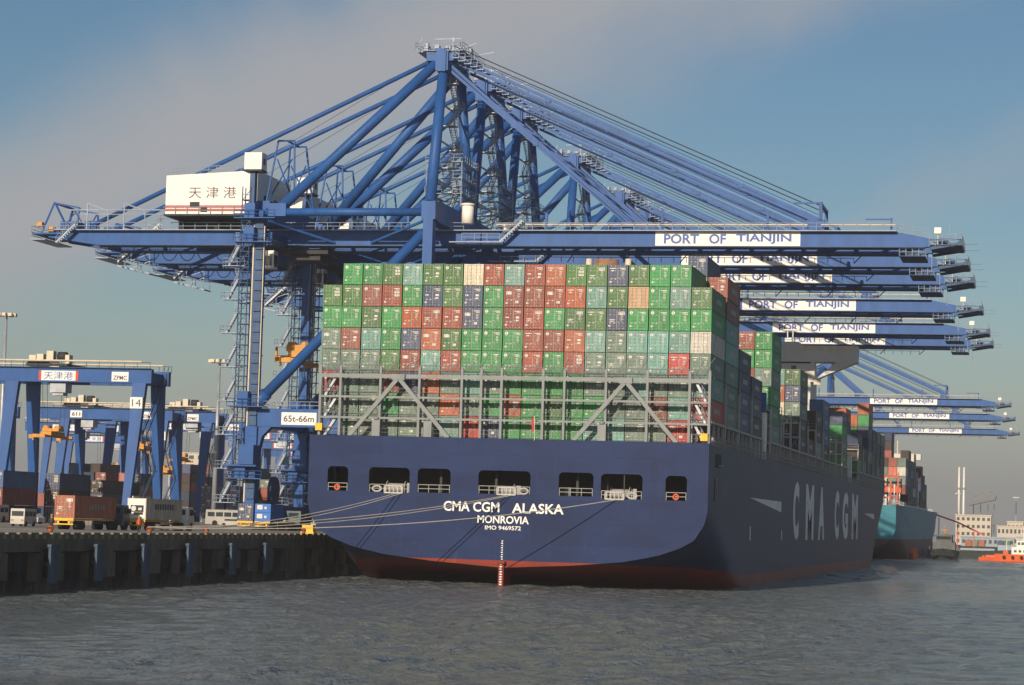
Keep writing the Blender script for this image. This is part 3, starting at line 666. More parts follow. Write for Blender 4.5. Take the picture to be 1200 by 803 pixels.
# container bays on the ship -------------------------------------------------
P0 = 2.556; BASE, TP = 17.76, 2.66
def colx(c): return -39.62 - (19 - c) * P0 - P0 / 2 + .02
GRID = {8: ' ggotoocatracoosoggg'[1:], 7: '', 6: ''}
ROWS = {8: ' ggotoocataaooso gg '.replace(' gg ', 'gg '), }
ROWS = {
 8: '.ggotoocrtraoosogg.',
 7: 'oorrgsosgbrratonogto'[0:14] + 'ongto',
 6: 'ggogarrsgbrgoosgggg',
 5: 'yrtgsaogggrrаtytttw'.replace('а', 'a'),
 4: 'yyyorTrgggrgryyytRy'.replace('T', 't'),
 3: 'Ryybsaytyggggyytyyt',
 2: 'yyygyyaygagoggyybtRy'[0:19],
 1: '.yyyyytRsggggttyyR.'}
TN = {8: 'top', 7: 'second', 6: 'third', 5: 'fourth', 4: 'fifth', 3: 'sixth', 2: 'seventh', 1: 'lowest'}
def ordn(n):
    return {1: 'first', 2: 'second', 3: 'third'}.get(n) or ORD[n - 1] if n <= 12 else {13: 'thirteenth', 14: 'fourteenth', 15: 'fifteenth', 16: 'sixteenth', 17: 'seventeenth', 18: 'eighteenth', 19: 'nineteenth'}[n]
CNT = 0
for t_ in range(8, 0, -1):
    row = ROWS[t_]; assert len(row) == 19, (t_, len(row), row)
    for c in range(1, 20):
        ch = row[c - 1]
        if ch == '.': continue
        lb = '%s container at the ship\'s stern, %s, %s stack from port' % (CNAME[ch], 'top tier' if t_ == 8 else ORD[8 - t_] + ' tier down', ordn(c))
        container(colx(c), 276.6, BASE + (t_ - 1) * TP, ch, lb, 'containers stacked at the stern of the ship', side=(c == 19 and t_ in (7, 6, 4, 3, 2))); CNT += 1
BSPEC = [(290, {19: 'yyytt.br', 18: 'yyyyyyyys'}), (303.2, {19: 'ysskk', 18: 'ggg'}), (316.4, {19: 'kdsk', 18: 'gg'}),
         (338.8, {19: 'yggyggo', 18: 'ygyrgg?r'}), (352.2, {18: 'y'}), (365.6, {18: 'k'}), (379, {19: 'ykdyso', 18: 'yyycat', 17: 'yyyyyy'}),
         (392.2, {19: 'kd'}), (405.4, {19: 'yldd', 18: 'ydd'}), (418.6, {19: 'lduuu', 18: 'dk'}), (431.8, {19: 'y'}), (445, {19: 'k'}),
         (458.5, {19: 'ygygs'[0:5], 18: 'yyggs', 17: 'yyggs'}), (497, {19: 'ygdk', 18: 'yrrgka', 17: 'yyrryr', 16: 'yyyyra', 15: 'yyyyrr', 14: 'yyyyar'}),
         (510.2, {19: 'kyd', 18: 'ygk'}), (525.5, {19: 'dkyksga', 18: 'ykyggar'[0:6] + '', 17: 'kyygg'}), (538.8, {19: 'ykdkd'}), (552.2, {19: 'kydky'}), (566, {19: 'dkdky', 18: 'yy'})]
BSPEC[0] = (290, {19: '.yyyttbr'[0:8], 18: 'yyyyyyyys', 17: '.......g'})
BSPEC[3] = (338.8, {19: '.yggyggo'[0:7], 18: '.ygyrgr', 17: '.....gg'})
bi = 0
for by, cols in BSPEC:
    bi += 1
    where = {290: 'second bay from the stern', 303.2: 'third bay from the stern', 316.4: 'fourth bay from the stern', 338.8: 'tall green bay', 352.2: 'first low bay after the green stack',
             365.6: 'second low bay past the greens', 379: 'lit bay abaft the bridge wing', 392.2: 'bay forward of the olive stack', 405.4: 'brown bay amidships', 418.6: 'blue bay amidships', 431.8: 'low bay after the blue one',
             445: 'second low bay past the blue', 458.5: 'green bay abaft the bridge', 497: 'first bay forward of the bridge', 510.2: 'second bay forward of the bridge', 525.5: 'lit red bay near the bow',
             538.8: 'third bay from the bow', 552.2: 'second bay from the bow', 566: 'foremost visible bay near the bow'}[by]
    for c, s in cols.items():
        for k, ch in enumerate(s):
            if ch in '.?': continue
            if c == 19 and k == 0: continue
            lb = '%s container, %s, level %d, %s' % (CNAME[ch], where, k + 1, {19: 'starboard edge', 18: 'one stack inboard', 17: 'two stacks inboard', 16: 'three stacks inboard', 15: 'four stacks inboard', 14: 'five stacks inboard'}[c])
            container(colx(c), by, BASE + k * TP, ch, lb, 'containers along the ship\'s side', doors=by < 400, side=(c == 19 and by < 460)); CNT += 1
print('SHIP CONTAINERS', CNT)

# mooring ropes
def rope(pts, label, r=.05, sag=.6):
    a, b_ = Vector(pts[0]), Vector(pts[1]); mb = MB(); pp = []
    for i in range(17):
        u = i / 16; p = a.lerp(b_, u); p.z -= sag * 4 * u * (1 - u); pp.append(p)
    mb.path([p - a for p in pp], r, n=6); tag(mb.build('mooring_rope', M['rope'], None, a), label, 'rope', 'stern mooring ropes')
f1, f3, f5 = (-77.1, 273.75, 10.75), (-63.45, 273.75, 10.85), (-50.1, 273.75, 10.7)
rope((f1, (-91.6, 248, 6.1)), 'upper rope from the port fairlead of the ship to the quay bollard'); rope((Vector(f1) + Vector((.6, 0, 0)), (-91.6, 247.6, 5.9)), 'lower rope of the pair from the port fairlead of the ship', sag=.8)
rope((f3, (-91.6, 231.2, 6.1)), 'upper rope from the middle fairlead of the ship to the quay', sag=.9); rope((Vector(f3) + Vector((.5, 0, 0)), (-91.6, 230.8, 5.9)), 'lower rope of the pair from the middle fairlead', sag=1.1)
rope((f5, (-91.6, 230.6, 6.1)), 'long single rope from the starboard fairlead to the quay', r=.055, sag=1.3)

# ================================================================= QUAY CRANES
def make_crane():
    """ship-to-shore crane; root at the waterside rail, x seaward, y along the quay, z above quay"""
    r = empty('quay_crane'); X0 = -92.5
    def P(x, y, z): return Vector((x - X0, y, z - QZ))
    B = M['crane']
    def new(): return MB()
    # legs
    for y in (-12.5, 12.5):
        mb = new(); mb.beam(P(-119.7, y, 21.1), P(-119.7, y, 54.4), 1.5, 1.9); mb.beam(P(-119.6, y, 9.0), P(-119.7, y, 21.1), 1.8, 1.9, 2.3, 2.5); o = mb.build('landside_leg', B, r)
        s = new()
        for z in range(14, 54, 6): s.box(P(-120.7, y - .85, z), P(-118.7, y + .85, z + .12))
        s.build('stiffener_band', B, o)
        mb = new(); mb.beam(P(-92.6, y, 9.0), P(-92.6, y, 55.9), 1.5, 1.9); mb.box(P(-93.7, y - .95, 53.1), P(-91.5, y + .95, 55.9)); mb.build('waterside_leg', B, r)
        mb = new(); mb.box(P(-118.7, y - .8, 21.1), P(-93.6, y + .8, 23.9)); mb.prism_xz([(p[0] - X0, p[1] - QZ) for p in ((-118.72, 21.12), (-118.72, 16.0), (-117.9, 19.6), (-116.4, 21.12))], y - .7, y + .7)
        o = mb.build('portal_beam', B, r)
        if y < 0:
            s = new(); s.box(P(-114.8, y - .86, 21.45), P(-109.2, y - .80, 23.35)); s = s.build('rating_board', M['signwhite'], o)
            text('rating_text', '65t-66m', 1.3, M['signgrey'], o, P(-112.0, y - .875, 22.4), width=4.9, height=1.0, bold=.02, depth=.008)
        s = new(); s.railing(P(-118.6, y - .7, 23.9), P(-94, y - .7, 23.9), r=.05); s.build('portal_railing', M['rail'], o)
        mb = new(); mb.tube(P(-118.8, y, 54.3), P(-93.6, y, 54.3), .62, n=16); mb.build('tie_tube', B, r)
        mb = new(); mb.tube(P(-119.2, y, 24.6), P(-93.4, y, 51.2), .80, n=16); mb.tube(P(-119.4, y, 24.3), P(-117.6, y, 26.3), 1.0, n=16); mb.build('diagonal_brace', B, r)
        for x in (-119.7, -92.6):
            mb = new()
            yy = y - 4.5 if y < 0 else y + 4.5
            for k in range(4):
                yc = y + (k - 1.5) * 2.0; mb.box(P(x - .35, yc - .85, 5.9), P(x + .35, yc + .85, 6.6)); mb.tube(P(x - .25, yc - .45, 5.75), P(x + .25, yc - .45, 5.75), .38, n=10); mb.tube(P(x - .25, yc + .45, 5.75), P(x + .25, yc + .45, 5.75), .38, n=10)
            mb.box(P(x - .5, y - 4, 6.6), P(x + .5, y + 4, 7.2)); mb.build('wheel_bogie', B, r)
    for x in (-119.7, -92.6):
        mb = new(); mb.box(P(x - .8, -13.4, 7.2), P(x + .8, 13.4, 9.0)); mb.build('sill_beam', B, r)
    for x in (-119.7, -92.6):
        mb = new(); mb.box(P(x - 1.1, -11.6, 52.9), P(x + 1.1, 11.6, 56.2)); mb.build('cross_beam', B, r)
    mb = new(); mb.box(P(-120.4, -11.7, 21.2), P(-119.0, 11.7, 23.4)); mb.build('portal_cross_beam', B, r)
    # A-frame
    for y, ya in ((-12.5, -4.8), (12.5, 6.0)):
        mb = new(); mb.tube(P(-92.6, y, 55.8), P(-93.2, ya, 78.6), .86, .78, n=18); mb.build('a_frame_post', B, r)
        mb = new(); mb.tube(P(-93.9, ya, 79.2), P(-116.6, y * .96, 55.1), .80, n=18)
        mb.box(P(-118.2, y - .7, 53.6), P(-115.4, y + .7, 55.6)); mb.build('back_brace', B, r)
    mb = new(); mb.box(P(-94.2, -6.2, 77.4), P(-92.2, 7.2, 80.4)); mb.box(P(-93.9, -6.5, 77.2), P(-92.5, -5.9, 80.8)); mb.beam(P(-95.8, -5.2, 79.6), P(-91.0, -5.2, 79.6), 1.0, 1.2); mb.build('apex_beam', B, r)
    mb = new(); mb.box(P(-96.4, -6.4, 80.45), P(-89.8, -5.4, 80.55)); mb.box(P(-97.4, 6, 80.45), P(-89.8, 7.4, 80.55)); mb.box(P(-97.4, -5.4, 80.45), P(-96.2, 6, 80.55)); mb.box(P(-91, -5.4, 80.45), P(-89.8, 6, 80.55))
    for k in range(14): a0 = k * .9; mb.beam(P(-97.2 + (k % 7) * 1.05, -6.6 + (k % 3) * 4, 80.5), P(-96.4 + (k % 7) * 1.05, -6.4 + (k % 4) * 3.4, 82.6 - (k % 5) * .35), .1)
    for k in range(6): mb.box(P(-91.5 + k * .9, -6.5 + k * .4, 79.2 - k * .4), P(-90.4 + k * .9, -4.5 + k * .4, 79.3 - k * .4)); mb.railing(P(-91.5 + k * .9, -6.5 + k * .4, 79.3 - k * .4), P(-90.4 + k * .9, -6.5 + k * .4, 79.3 - k * .4), r=.045, step=.9)
    for a, b_ in (((-97.3, -6.8), (-89.8, -6.8)), ((-97.3, 7.4), (-89.8, 7.4)), ((-97.3, -6.8), (-97.3, 7.4)), ((-89.8, -6.8), (-89.8, 7.4))): mb.railing(P(*a, 80.6), P(*b_, 80.6), r=.05, h=1.1, step=1.4)
    mb.beam(P(-93.0, 0, 80.6), P(-93.0, 0, 83.8), .3); mb.beam(P(-96.0, 0, 83.6), P(-91.8, 0, 83.6), .14); mb.tube(P(-93.2, 0, 84.4), P(-93.2, 0, 86.8), .04, n=4); mb.beam(P(-92, -3, 81.0), P(-88.5, -3, 82.2), .12); mb.beam(P(-92, 5, 81.6), P(-87.5, 5, 82.4), .12)
    for k in range(5): mb.box(P(-96.5 + k * 1.5, -5 + k, 80.7), P(-95.8 + k * 1.5, -4 + k, 81.9))
    mb.build('apex_platform', M['rail'], r)
    for y in (-4, 4):
        mb = new()
        for k in range(2): mb.tube(P(-94.5 + k * 1.6, y - .4, 80.0 + .5), P(-94.5 + k * 1.6, y + .4, 80.5), .8, n=16)
        mb.build('apex_sheave', M['crane_dk'], r)
    # access tower between the posts
    mb = new(); z = 56.2; k = 0
    while z < 76:
        f = (z - 56) / 23; yc = 1.5 * (1 - f); a, b_ = (-2.4, 1.4) if k % 2 == 0 else (1.4, -2.4)
        mb.stairs(P(-92.9, yc + a, z), P(-92.9, yc + b_, z + 3.2), .8, (1, 0, 0)); mb.box(P(-93.6, yc + b_ - .9, z + 3.15), P(-91.6, yc + b_ + .9, z + 3.25)); mb.railing(P(-91.6, yc + b_ - .9, z + 3.25), P(-91.6, yc + b_ + .9, z + 3.25), r=.045, step=.9); z += 3.3; k += 1
    for z in (60, 66.5, 72.5):
        f = (z - 55.8) / 22.8; y0, y1 = -12.5 + 7.7 * f, 12.5 - 6.5 * f; mb.tube(P(-92.8 - f, y0, z), P(-92.8 - f, y1, z), .16, n=6)
    mb.build('access_stairs', M['galv'], r)
    mb = new()
    for z in (58.2, 60.6, 63.2):
        mb.box(P(-95.6, -5, z), P(-94.6, 5, z + .08)); mb.box(P(-90.6, -5, z), P(-89.6, 5, z + .08)); mb.box(P(-94.6, -5, z), P(-90.6, -4, z + .08)); mb.box(P(-94.6, 4, z), P(-90.6, 5, z + .08))
        for a, b_ in (((-95.6, -5), (-89.6, -5)), ((-95.6, 5), (-89.6, 5)), ((-89.6, -5), (-89.6, 5))): mb.railing(P(*a, z + .1), P(*b_, z + .1), r=.045, step=1.5)
    for x in (-95.4, -89.8):
        for y in (-4.8, 4.8): mb.tube(P(x, y, 56.2), P(x, y, 63.2), .09, n=4)
    for k in range(8): mb.beam(P(-95 + k * .7, -4.7, 56.2 + (k % 3)), P(-94.2 + k * .7, 4.5, 58.5 + (k % 3)), .14)
    mb.build('hinge_platform', M['rail'], r)
    mb = new(); mb.tube(P(-88.4, -5.6, 53.4), P(-88.4, -5.6, 56.2), .95, n=12); mb.tube(P(-88.4, -5.6, 56.2), P(-88.4, -5.6, 56.5), 1.1, n=12); mb.build('boom_operator_cabin', M['white'], r)
    # girders and boom
    for y in (-4, 4):
        mb = new(); mb.prism_xz([(x - X0, z - QZ) for x, z in ((-158.4, 52.3), (-158.4, 51.3), (-150.5, 50.15), (-86.5, 50.15), (-86.5, 52.4), (-157.5, 52.45))], y - .65, y + .65); mb.build('main_girder', B, r)
        mb = new(); mb.prism_xz([(x - X0, z - QZ) for x, z in ((-86.3, 52.38), (-86.3, 50.15), (-18.0, 50.15), (-18.0, 51.4), (-22.8, 52.35))], y - .65, y + .65)
        mb.box(P(-36.2, y - .5, 52.3), P(-33.6, y + .5, 54.2)); mb.box(P(-64.4, y - .4, 52.3), P(-62.8, y + .4, 53.9)); o = mb.build('boom', B, r)
        for x in (-80, -69, -30.5): s = new(); s.box(P(x - .12, y - .69, 50.12), P(x + .12, y + .69, 52.42)); s.build('splice_band', B, o)
        if y < 0:
            s = new(); s.box(P(-59.1, y - .71, 50.2), P(-37.1, y - .655, 52.3)); s.build('name_board', M['signwhite'], o)
            for w_, a0, a1 in (('PORT', .06, .304), ('OF', .374, .491), ('TIANJIN', .561, .94)):
                text('crane_lettering', w_, 1.6, M['signblue'], o, P(-59.1 + 22 * (a0 + a1) / 2, y - .725, 51.25), width=22 * (a1 - a0), height=1.5, bold=.03, depth=.008)
        mb = new(); yi = y + (.9 if y < 0 else -.9); mb.box(P(-150, yi - .2, 49.85), P(-19, yi + .2, 50.1)); mb.box(P(-150, y - .8, 50.02), P(-18.6, y + .8, 50.13)); mb.build('trolley_rail', M['crane_dk'], r)
    for xa in list(range(-150, -20, 8)):
        mb = new(); mb.box(P(xa, -3.35, 51.2), P(xa + .5, 3.35, 51.9)); 
        if xa < -26: mb.beam(P(xa + .4, -3.3, 51.5), P(xa + 7.8, 3.3, 51.5), .25)
        mb.build('tie_beam', M['crane'], r)
    mb = new()                                                                        # walkway and railing both sides
    for s_ in (-1, 1):
        y = s_ * 5.6; mb.box(P(-157, min(s_ * 4.65, s_ * 5.7), 52.35), P(-22.8, max(s_ * 4.65, s_ * 5.7), 52.47))
        mb.railing(P(-157, y, 52.47), P(-89, y, 52.47), r=.05); mb.railing(P(-84, y, 52.47), P(-22.8, y, 52.47), r=.05)
        mb.railing(P(-22.8, y * .9, 52.4), P(-18, y * .9, 51.5), r=.05)
    mb.build('walkway', M['rail'], r)
    mb = new(); mb.tube(P(-84, -5.3, 53.35), P(-36, -5.3, 53.35), .13, n=6); mb.tube(P(-34, -5.3, 53.35), P(-23, -5.3, 53.35), .1, n=6); mb.build('cable_duct', M['cream'], r)
    for x in (-76, -58, -42, -98, -105): mb = new(); mb.box(P(x - .2, -5.4, 52.4), P(x + .2, -5.0, 55.1)); mb.build('walkway_post', B, r)
    mb = new(); mb.box(P(-34.4, -4.7, 54.2), P(-33.9, -4.2, 56.9)); mb.box(P(-34.4, 4.2, 54.2), P(-33.9, 4.7, 56.9)); mb.box(P(-34.35, -4.2, 56.4), P(-33.95, 4.2, 56.8)); mb.box(P(-38.2, -4.6, 56.6), P(-34.4, -4.35, 56.85)); mb.build('boom_mast', B, r)
    mb = new(); mb.box(P(-23.8, -4.4, 52.3), P(-23.5, -4.1, 54.5)); mb.box(P(-27.5, -4.35, 54.2), P(-23.8, -4.15, 54.4)); mb.build('boom_mast', B, r)
    # hanging festoon and under-boom walkway
    mb = new()
    for k in range(40):
        x = -146 + k * 3.1
        for (a, za), (b_, zb_) in zip(((0, 0), (.5, -.8), (1.0, -1.1), (1.6, -1.1), (2.1, -.8)), ((.5, -.8), (1.0, -1.1), (1.6, -1.1), (2.1, -.8), (2.6, 0))):
            if -150 < x < -100: mb.tube(P(x + a, 5.9, 49.9 + za), P(x + b_, 5.9, 49.9 + zb_), .07, n=4, caps=False)
    mb.box(P(-150, 5.8, 49.9), P(-20, 6.0, 50.05)); mb.box(P(-150, 4.66, 49.95), P(-20, 5.8, 50.0)); mb.railing(P(-84, 6.6, 48.9), P(-30, 6.6, 48.9), r=.05, h=.8, mids=0)
    for x in range(-84, -26, 9): mb.beam(P(x, 6.6, 48.9), P(x + 1.5, 4.3, 50.0), .12)
    mb.build('festoon', M['crane_dk'], r)
    # boom tip
    mb = new(); mb.box(P(-18, -5.0, 50.35), P(-13.3, 5.0, 50.45)); mb.beam(P(-18, -4.6, 49.9), P(-13.3, -4.8, 50.7), .3, .45); mb.beam(P(-18, 4.6, 49.9), P(-13.3, 4.8, 50.7), .3, .45)
    mb.beam(P(-18, -4.65, 51.2), P(-13.4, -4.8, 51.3), .18, .22); mb.beam(P(-18, 4.65, 51.2), P(-13.4, 4.8, 51.3), .18, .22)
    for k in range(4): mb.beam(P(-17.8 + k * 1.1, -4.7, 50.2 if k % 2 else 51.2), P(-16.7 + k * 1.1, -4.7, 51.2 if k % 2 else 50.4), .14)
    mb.box(P(-13.7, -5.0, 50.45), P(-13.3, 5.0, 51.1)); mb.box(P(-17.2, -2.5, 50.45), P(-15.4, 2.5, 51.4)); mb.tube(P(-16.2, -3.6, 51.0), P(-16.2, -2.6, 51.0), .6, n=12); mb.build('boom_tip', M['crane_dk'], r)
    mb = new(); mb.box(P(-22.4, -4.4, 48.75), P(-18.6, 4.4, 48.85))
    for x in (-22.3, -18.7):
        for y in (-4.2, 4.2): mb.tube(P(x, y, 48.8), P(x, y, 50.2), .06, n=4)
    mb.box(P(-21.6, -3.0, 48.85), P(-19.5, 3.0, 49.5)); mb.build('under_boom_platform', M['crane_dk'], r)
    mb = new(); mb.railing(P(-18, -5.2, 50.15), P(-13.2, -5.2, 50.6), r=.05, step=1, h=1.5); mb.railing(P(-13.2, -5.2, 50.4), P(-13.2, 5.2, 50.4), r=.05, step=1.2, h=1.3); mb.railing(P(-18, 5.2, 50.15), P(-13.2, 5.2, 50.6), r=.05, step=1, h=1.5)
    mb.railing(P(-22.4, -4.4, 48.85), P(-18.6, -4.4, 48.85), r=.05, step=1, h=1.1); mb.tube(P(-15.1, -4.8, 51), P(-15.1, -4.8, 53.6), .05, n=4); mb.tube(P(-13.3, -4.8, 51), P(-13.3, -4.8, 53.0), .05, n=4); mb.tube(P(-17.6, -4.8, 48.8), P(-17.6, -4.8, 46.4), .06, n=4); mb.build('tip_railing', M['rail'], r)
    mb = new(); mb.box(P(-17.3, -5.0, 52.1), P(-16.3, -4.2, 53.0)); mb.tube(P(-16.8, -4.6, 50.1), P(-16.8, -4.6, 52.1), .1, n=5); mb.build('tip_lamp', M['white'], r)
    for y in (-3.9, 3.9): mb = new(); mb.box(P(-13.3, y - .03, 50.6), P(-11.0, y + .03, 50.64)); mb.build('tip_aerial', M['cable'], r)
    # stays
    for y, ya in ((-4, -4.4), (4, 5.0)):
        mb = new()
        for dz in (0, .8): mb.beam(P(-92.4, ya, 79.4 + dz), P(-34.6, y, 53.9 + dz * .6), .34, .44)
        for k in range(16): c = P(-92.4, ya, 79.4).lerp(P(-34.6, y, 53.9), (k + .5) / 16); mb.box(c - Vector((.12, .14, 0)), c + Vector((.12, .14, .8)))
        mb.tube(P(-92.4, ya + .5, 80.9), P(-34.6, y + .5, 55.1), .05, n=4, caps=False)
        for u in (.28, .55, .8): c = P(-92.8, ya, 79.7).lerp(P(-34.6, y, 54.2), u); mb.box(c - Vector((.45, .3, .18)), c + Vector((.45, .3, .42)))
        mb.build('outer_forestay', B, r)
        mb = new()
        for dz in (0, .8): mb.beam(P(-92.6, ya, 78.8 - dz), P(-63.6, y, 53.8 - dz * .3), .34, .44)
        c = P(-92.9, ya, 78.6).lerp(P(-63.6, y, 53.8), .5); mb.box(c - Vector((.4, .3, .5)), c + Vector((.4, .3, .2))); mb.build('inner_forestay', B, r)
        mb = new(); mb.tube(P(-94.4, ya, 79.6), P(-151.3, y, 53.2), .36, n=10); mb.box(P(-152.4, y - .3, 52.7), P(-150.4, y + .3, 54)); mb.build('backstay', B, r)
        mb = new()
        for k in range(2): mb.tube(P(-92.2, y + k * .5, 81.8), P(-34.2, y + k * .5, 56.4), .06, n=4)
        mb.tube(P(-95, y, 80), P(-125, y, 62.5), .035, n=4); mb.build('hoist_rope', M['cable'], r)
    # small lattice mast behind the machinery house carrying the backstays
    mb = new()
    for y in (-5, 5):
        mb.tube(P(-121.5, y, 56.5), P(-120.5, y * .6, 67), .16, n=6); mb.tube(P(-116.8, y, 56.5), P(-117.8, y * .6, 67), .16, n=6); mb.tube(P(-121.5, y, 56.5), P(-117.9, y * .7, 64), .12, n=5); mb.tube(P(-116.8, y, 56.5), P(-120.4, y * .7, 64), .12, n=5); mb.tube(P(-120.5, y * .6, 67), P(-117.8, y * .6, 67), .16, n=6)
    mb.tube(P(-119, -3, 67), P(-119, 3, 67), .16, n=6); mb.build('stay_mast', B, r)
    # machinery house
    h = new(); h.prism_xz([(x - X0, z - QZ) for x, z in ((-137.1, 54.6), (-121.9, 54.6), (-121.9, 61.5), (-137.1, 60.7))], -8.2, 8.2); house = h.build('machinery_house', M['white'], r)
    s = new(); s.box(P(-137.3, -8.4, 54.3), P(-121.7, 8.4, 54.58)); s.box(P(-136, -5, 52.6), P(-135.4, 5, 54.3)); s.box(P(-130, -5, 52.6), P(-129.4, 5, 54.3)); s.box(P(-124, -5, 52.6), P(-123.4, 5, 54.3)); s.box(P(-136.5, -3, 53.0), P(-123, 3, 54.3)); s.build('house_floor', M['dark'], house)
    s = new(); s.box(P(-137.1, -8.24, 55.75), P(-121.95, -8.2, 55.97)); s.box(P(-137.1, -8.24, 55.2), P(-121.95, -8.2, 55.42)); s.build('house_stripe', M['red'], house)
    text('house_lettering', '天 津 港', 2.0, M['signgrey'], house, P(-129.3, -8.225, 58.0), width=7.9, height=1.85, bold=0, depth=.01)
    s = new(); s.box(P(-133.0, -8.28, 55.6), P(-131.4, -8.2, 56.5)); s.box(P(-131.2, -8.28, 54.9), P(-130.1, -8.2, 55.6)); s.build('louvre', M['dark'], house)
    s = new(); s.railing(P(-137.0, -8.1, 60.72), P(-122, -8.1, 61.5), r=.05, step=1.4); s.railing(P(-137.0, 8.1, 60.72), P(-122, 8.1, 61.5), r=.05, step=1.4); s.railing(P(-137.3, -8.39, 54.58), P(-121.7, -8.39, 54.58), r=.05); s.build('roof_railing', M['rail'], house)
    s = new()
    for y in (-5, 0, 4.6): s.box(P(-121.88, y, 55.4), P(-121.8, y + 1.4, 57.9))
    s.build('house_door', M['dark'], house)
    # rear of the girder: small derrick, platforms, rails
    mb = new(); mb.box(P(-161, -5.4, 51.9), P(-150, 5.4, 52.1)) if False else mb.box(P(-161, -5.4, 51.7), P(-155.5, 5.4, 51.95))
    for y in (-4.6, 4.6):
        mb.beam(P(-159.6, y, 52), P(-158.0, y * .8, 57.0), .3); mb.beam(P(-155.2, y, 52.8), P(-157.9, y * .8, 57), .25); mb.beam(P(-158, y * .8, 57.0), P(-153.6, y * .8, 56.2), .25); mb.beam(P(-153.6, y * .8, 56.2), P(-153.6, y, 52.8), .25); mb.beam(P(-156, y, 52.8), P(-153.8, y * .8, 56), .16)
    mb.beam(P(-158, -3.7, 57), P(-158, 3.7, 57), .3); mb.box(P(-157.5, -2.2, 52.8), P(-154.6, 2.2, 54.2)); mb.build('rear_derrick', B, r)
    mb = new(); mb.railing(P(-161, -5.4, 51.95), P(-155.5, -5.4, 51.95), r=.05, step=1); mb.railing(P(-161, -5.4, 51.95), P(-161, 5.4, 51.95), r=.05, step=1.2); mb.railing(P(-161, -5.4, 50.95), P(-161, 5.4, 50.95), r=.05, step=1.2)
    mb.box(P(-161.2, -5.4, 50.8), P(-158.6, 5.4, 50.95))
    mb.tube(P(-155, -5.4, 55.6), P(-137, -5.4, 55.6), .11, n=5); mb.tube(P(-153, -5.4, 54.9), P(-137, -5.4, 54.9), .08, n=5)
    for x in (-151.5, -145.2): mb.tube(P(x, -5.4, 52.4), P(x, -5.4, 56.7), .12, n=5); mb.tube(P(x, -5.4, 56.7), P(x + 3.6, -5.4, 55.4), .12, n=5); mb.tube(P(x + 3.6, -5.4, 55.4), P(x + 3.6, -5.4, 52.5), .1, n=5)
    mb.stairs(P(-156.2, -6.6, 50.2), P(-153, -6.6, 53.2)); mb.build('rear_platform', M['rail'], r)
    mb = new(); mb.box(P(-160.3, -5.1, 53), P(-159.4, -4.2, 53.7)); mb.box(P(-158.3, -5.2, 52.2), P(-157.2, -4.6, 52.9)); mb.build('rope_anchor', M['orange'], r)
    # cable reel and trolley, cab
    mb = new(); mb.box(P(-119.5, -3.3, 48.9), P(-111.5, 3.3, 49.7)); mb.box(P(-118, -2.5, 48.0), P(-113, 2.5, 48.9))
    for x in (-119, -112): mb.tube(P(x, -3.2, 49.7), P(x, 3.2, 49.7), .35, n=10)
    tr = mb.build('trolley', M['dark'], r)
    mb = new(); mb.box(P(-122.6, -5.2, 46.4), P(-119.8, -3.2, 49.2)); mb.build('operator_cab', M['white'], tr)
    mb = new(); mb.box(P(-122.4, -5.24, 46.8), P(-120.1, -5.21, 48.4)); mb.box(P(-119.79, -5.0, 46.7), P(-119.76, -3.4, 48.5)); mb.build('cab_window', M['glass'], tr)
    mb = new()
    for x in (-118.4, -114.8):
        for y in (-1.6, 1.6): mb.tube(P(x, y, 47.5), P(x + (.4 if x < -117 else -.4), y, 34.5), .035, n=4)
    mb.build('hoist_wires', M['cable'], tr)
    sp = new(); sp.box(P(-118.4, -1.5, 33.6), P(-114.9, 1.5, 34.6)); sp.box(P(-117.7, -2.6, 32.6), P(-115.6, 2.6, 33.6)); sp.box(P(-117.2, -6, 31.7), P(-116.1, 6, 32.3))
    sp.tube(P(-117.8, -1.3, 34.6), P(-117.8, 1.3, 34.6), .55, n=10); sp.tube(P(-115.5, -1.3, 34.6), P(-115.5, 1.3, 34.6), .55, n=10)
    for y in (-6, 6): sp.box(P(-117.9, y - .25, 31.5), P(-115.4, y + .25, 32.2)); sp.box(P(-117.9, y - .12, 30.9), P(-117.6, y + .12, 31.5)); sp.box(P(-115.7, y - .12, 30.9), P(-115.4, y + .12, 31.5))
    sp.box(P(-120.2, -1.6, 31.8), P(-117.6, -1.2, 32.9)); sp.box(P(-120.2, -1.6, 32.8), P(-119.9, -1.2, 34.2)); sp.build('spreader', M['orange'], tr)
    # landside leg: lift shaft, zigzag stairs, lift house
    ls = new(); yl = -13.9
    for dx in (-2.1, -.75):
        for dy in (-.7, .7): ls.tube(P(-119.9 + dx, yl + dy, 9.5), P(-119.9 + dx, yl + dy, 58), .09, n=4)
    z = 9.5
    while z < 56:
        ls.box(P(-122.1, yl - .75, z), P(-120.6, yl + .75, z + .1)); ls.beam(P(-122, yl - .72, z), P(-120.65, yl - .72, z + 1.6), .09); ls.box(P(-122.05, yl - .76, z + .8), P(-120.6, yl - .7, z + .88)); z += 1.6
    ls.build('lift_shaft', M['crane_dk'], r)
    mb = new(); mb.tube(P(-120.25, -13.55, 9.5), P(-120.25, -13.55, 52), .14, n=6); mb.build('cable_conduit', M['cream'], r)
    mb = new()
    for k in range(27): mb.box(P(-119.95, -13.62, 10 + k * 1.6), P(-118.75, -13.5, 11.45 + k * 1.6)); mb.box(P(-119.95, -13.75, 10 + k * 1.6), P(-118.75, -13.62, 10.12 + k * 1.6))
    mb.build('leg_shade_panel', M['crane_dk'], r)  # dark panels added over the leg face to give it a shaded look
    mb = new(); mb.box(P(-121.7, -15.2, 60.6), P(-118.9, -12.7, 63.2)); lh = mb.build('lift_house', M['white'], r)
    mb = new(); mb.box(P(-121.8, -15.3, 60.3), P(-118.8, -12.6, 60.58)); mb.build('lift_house_floor', M['dark'], lh)
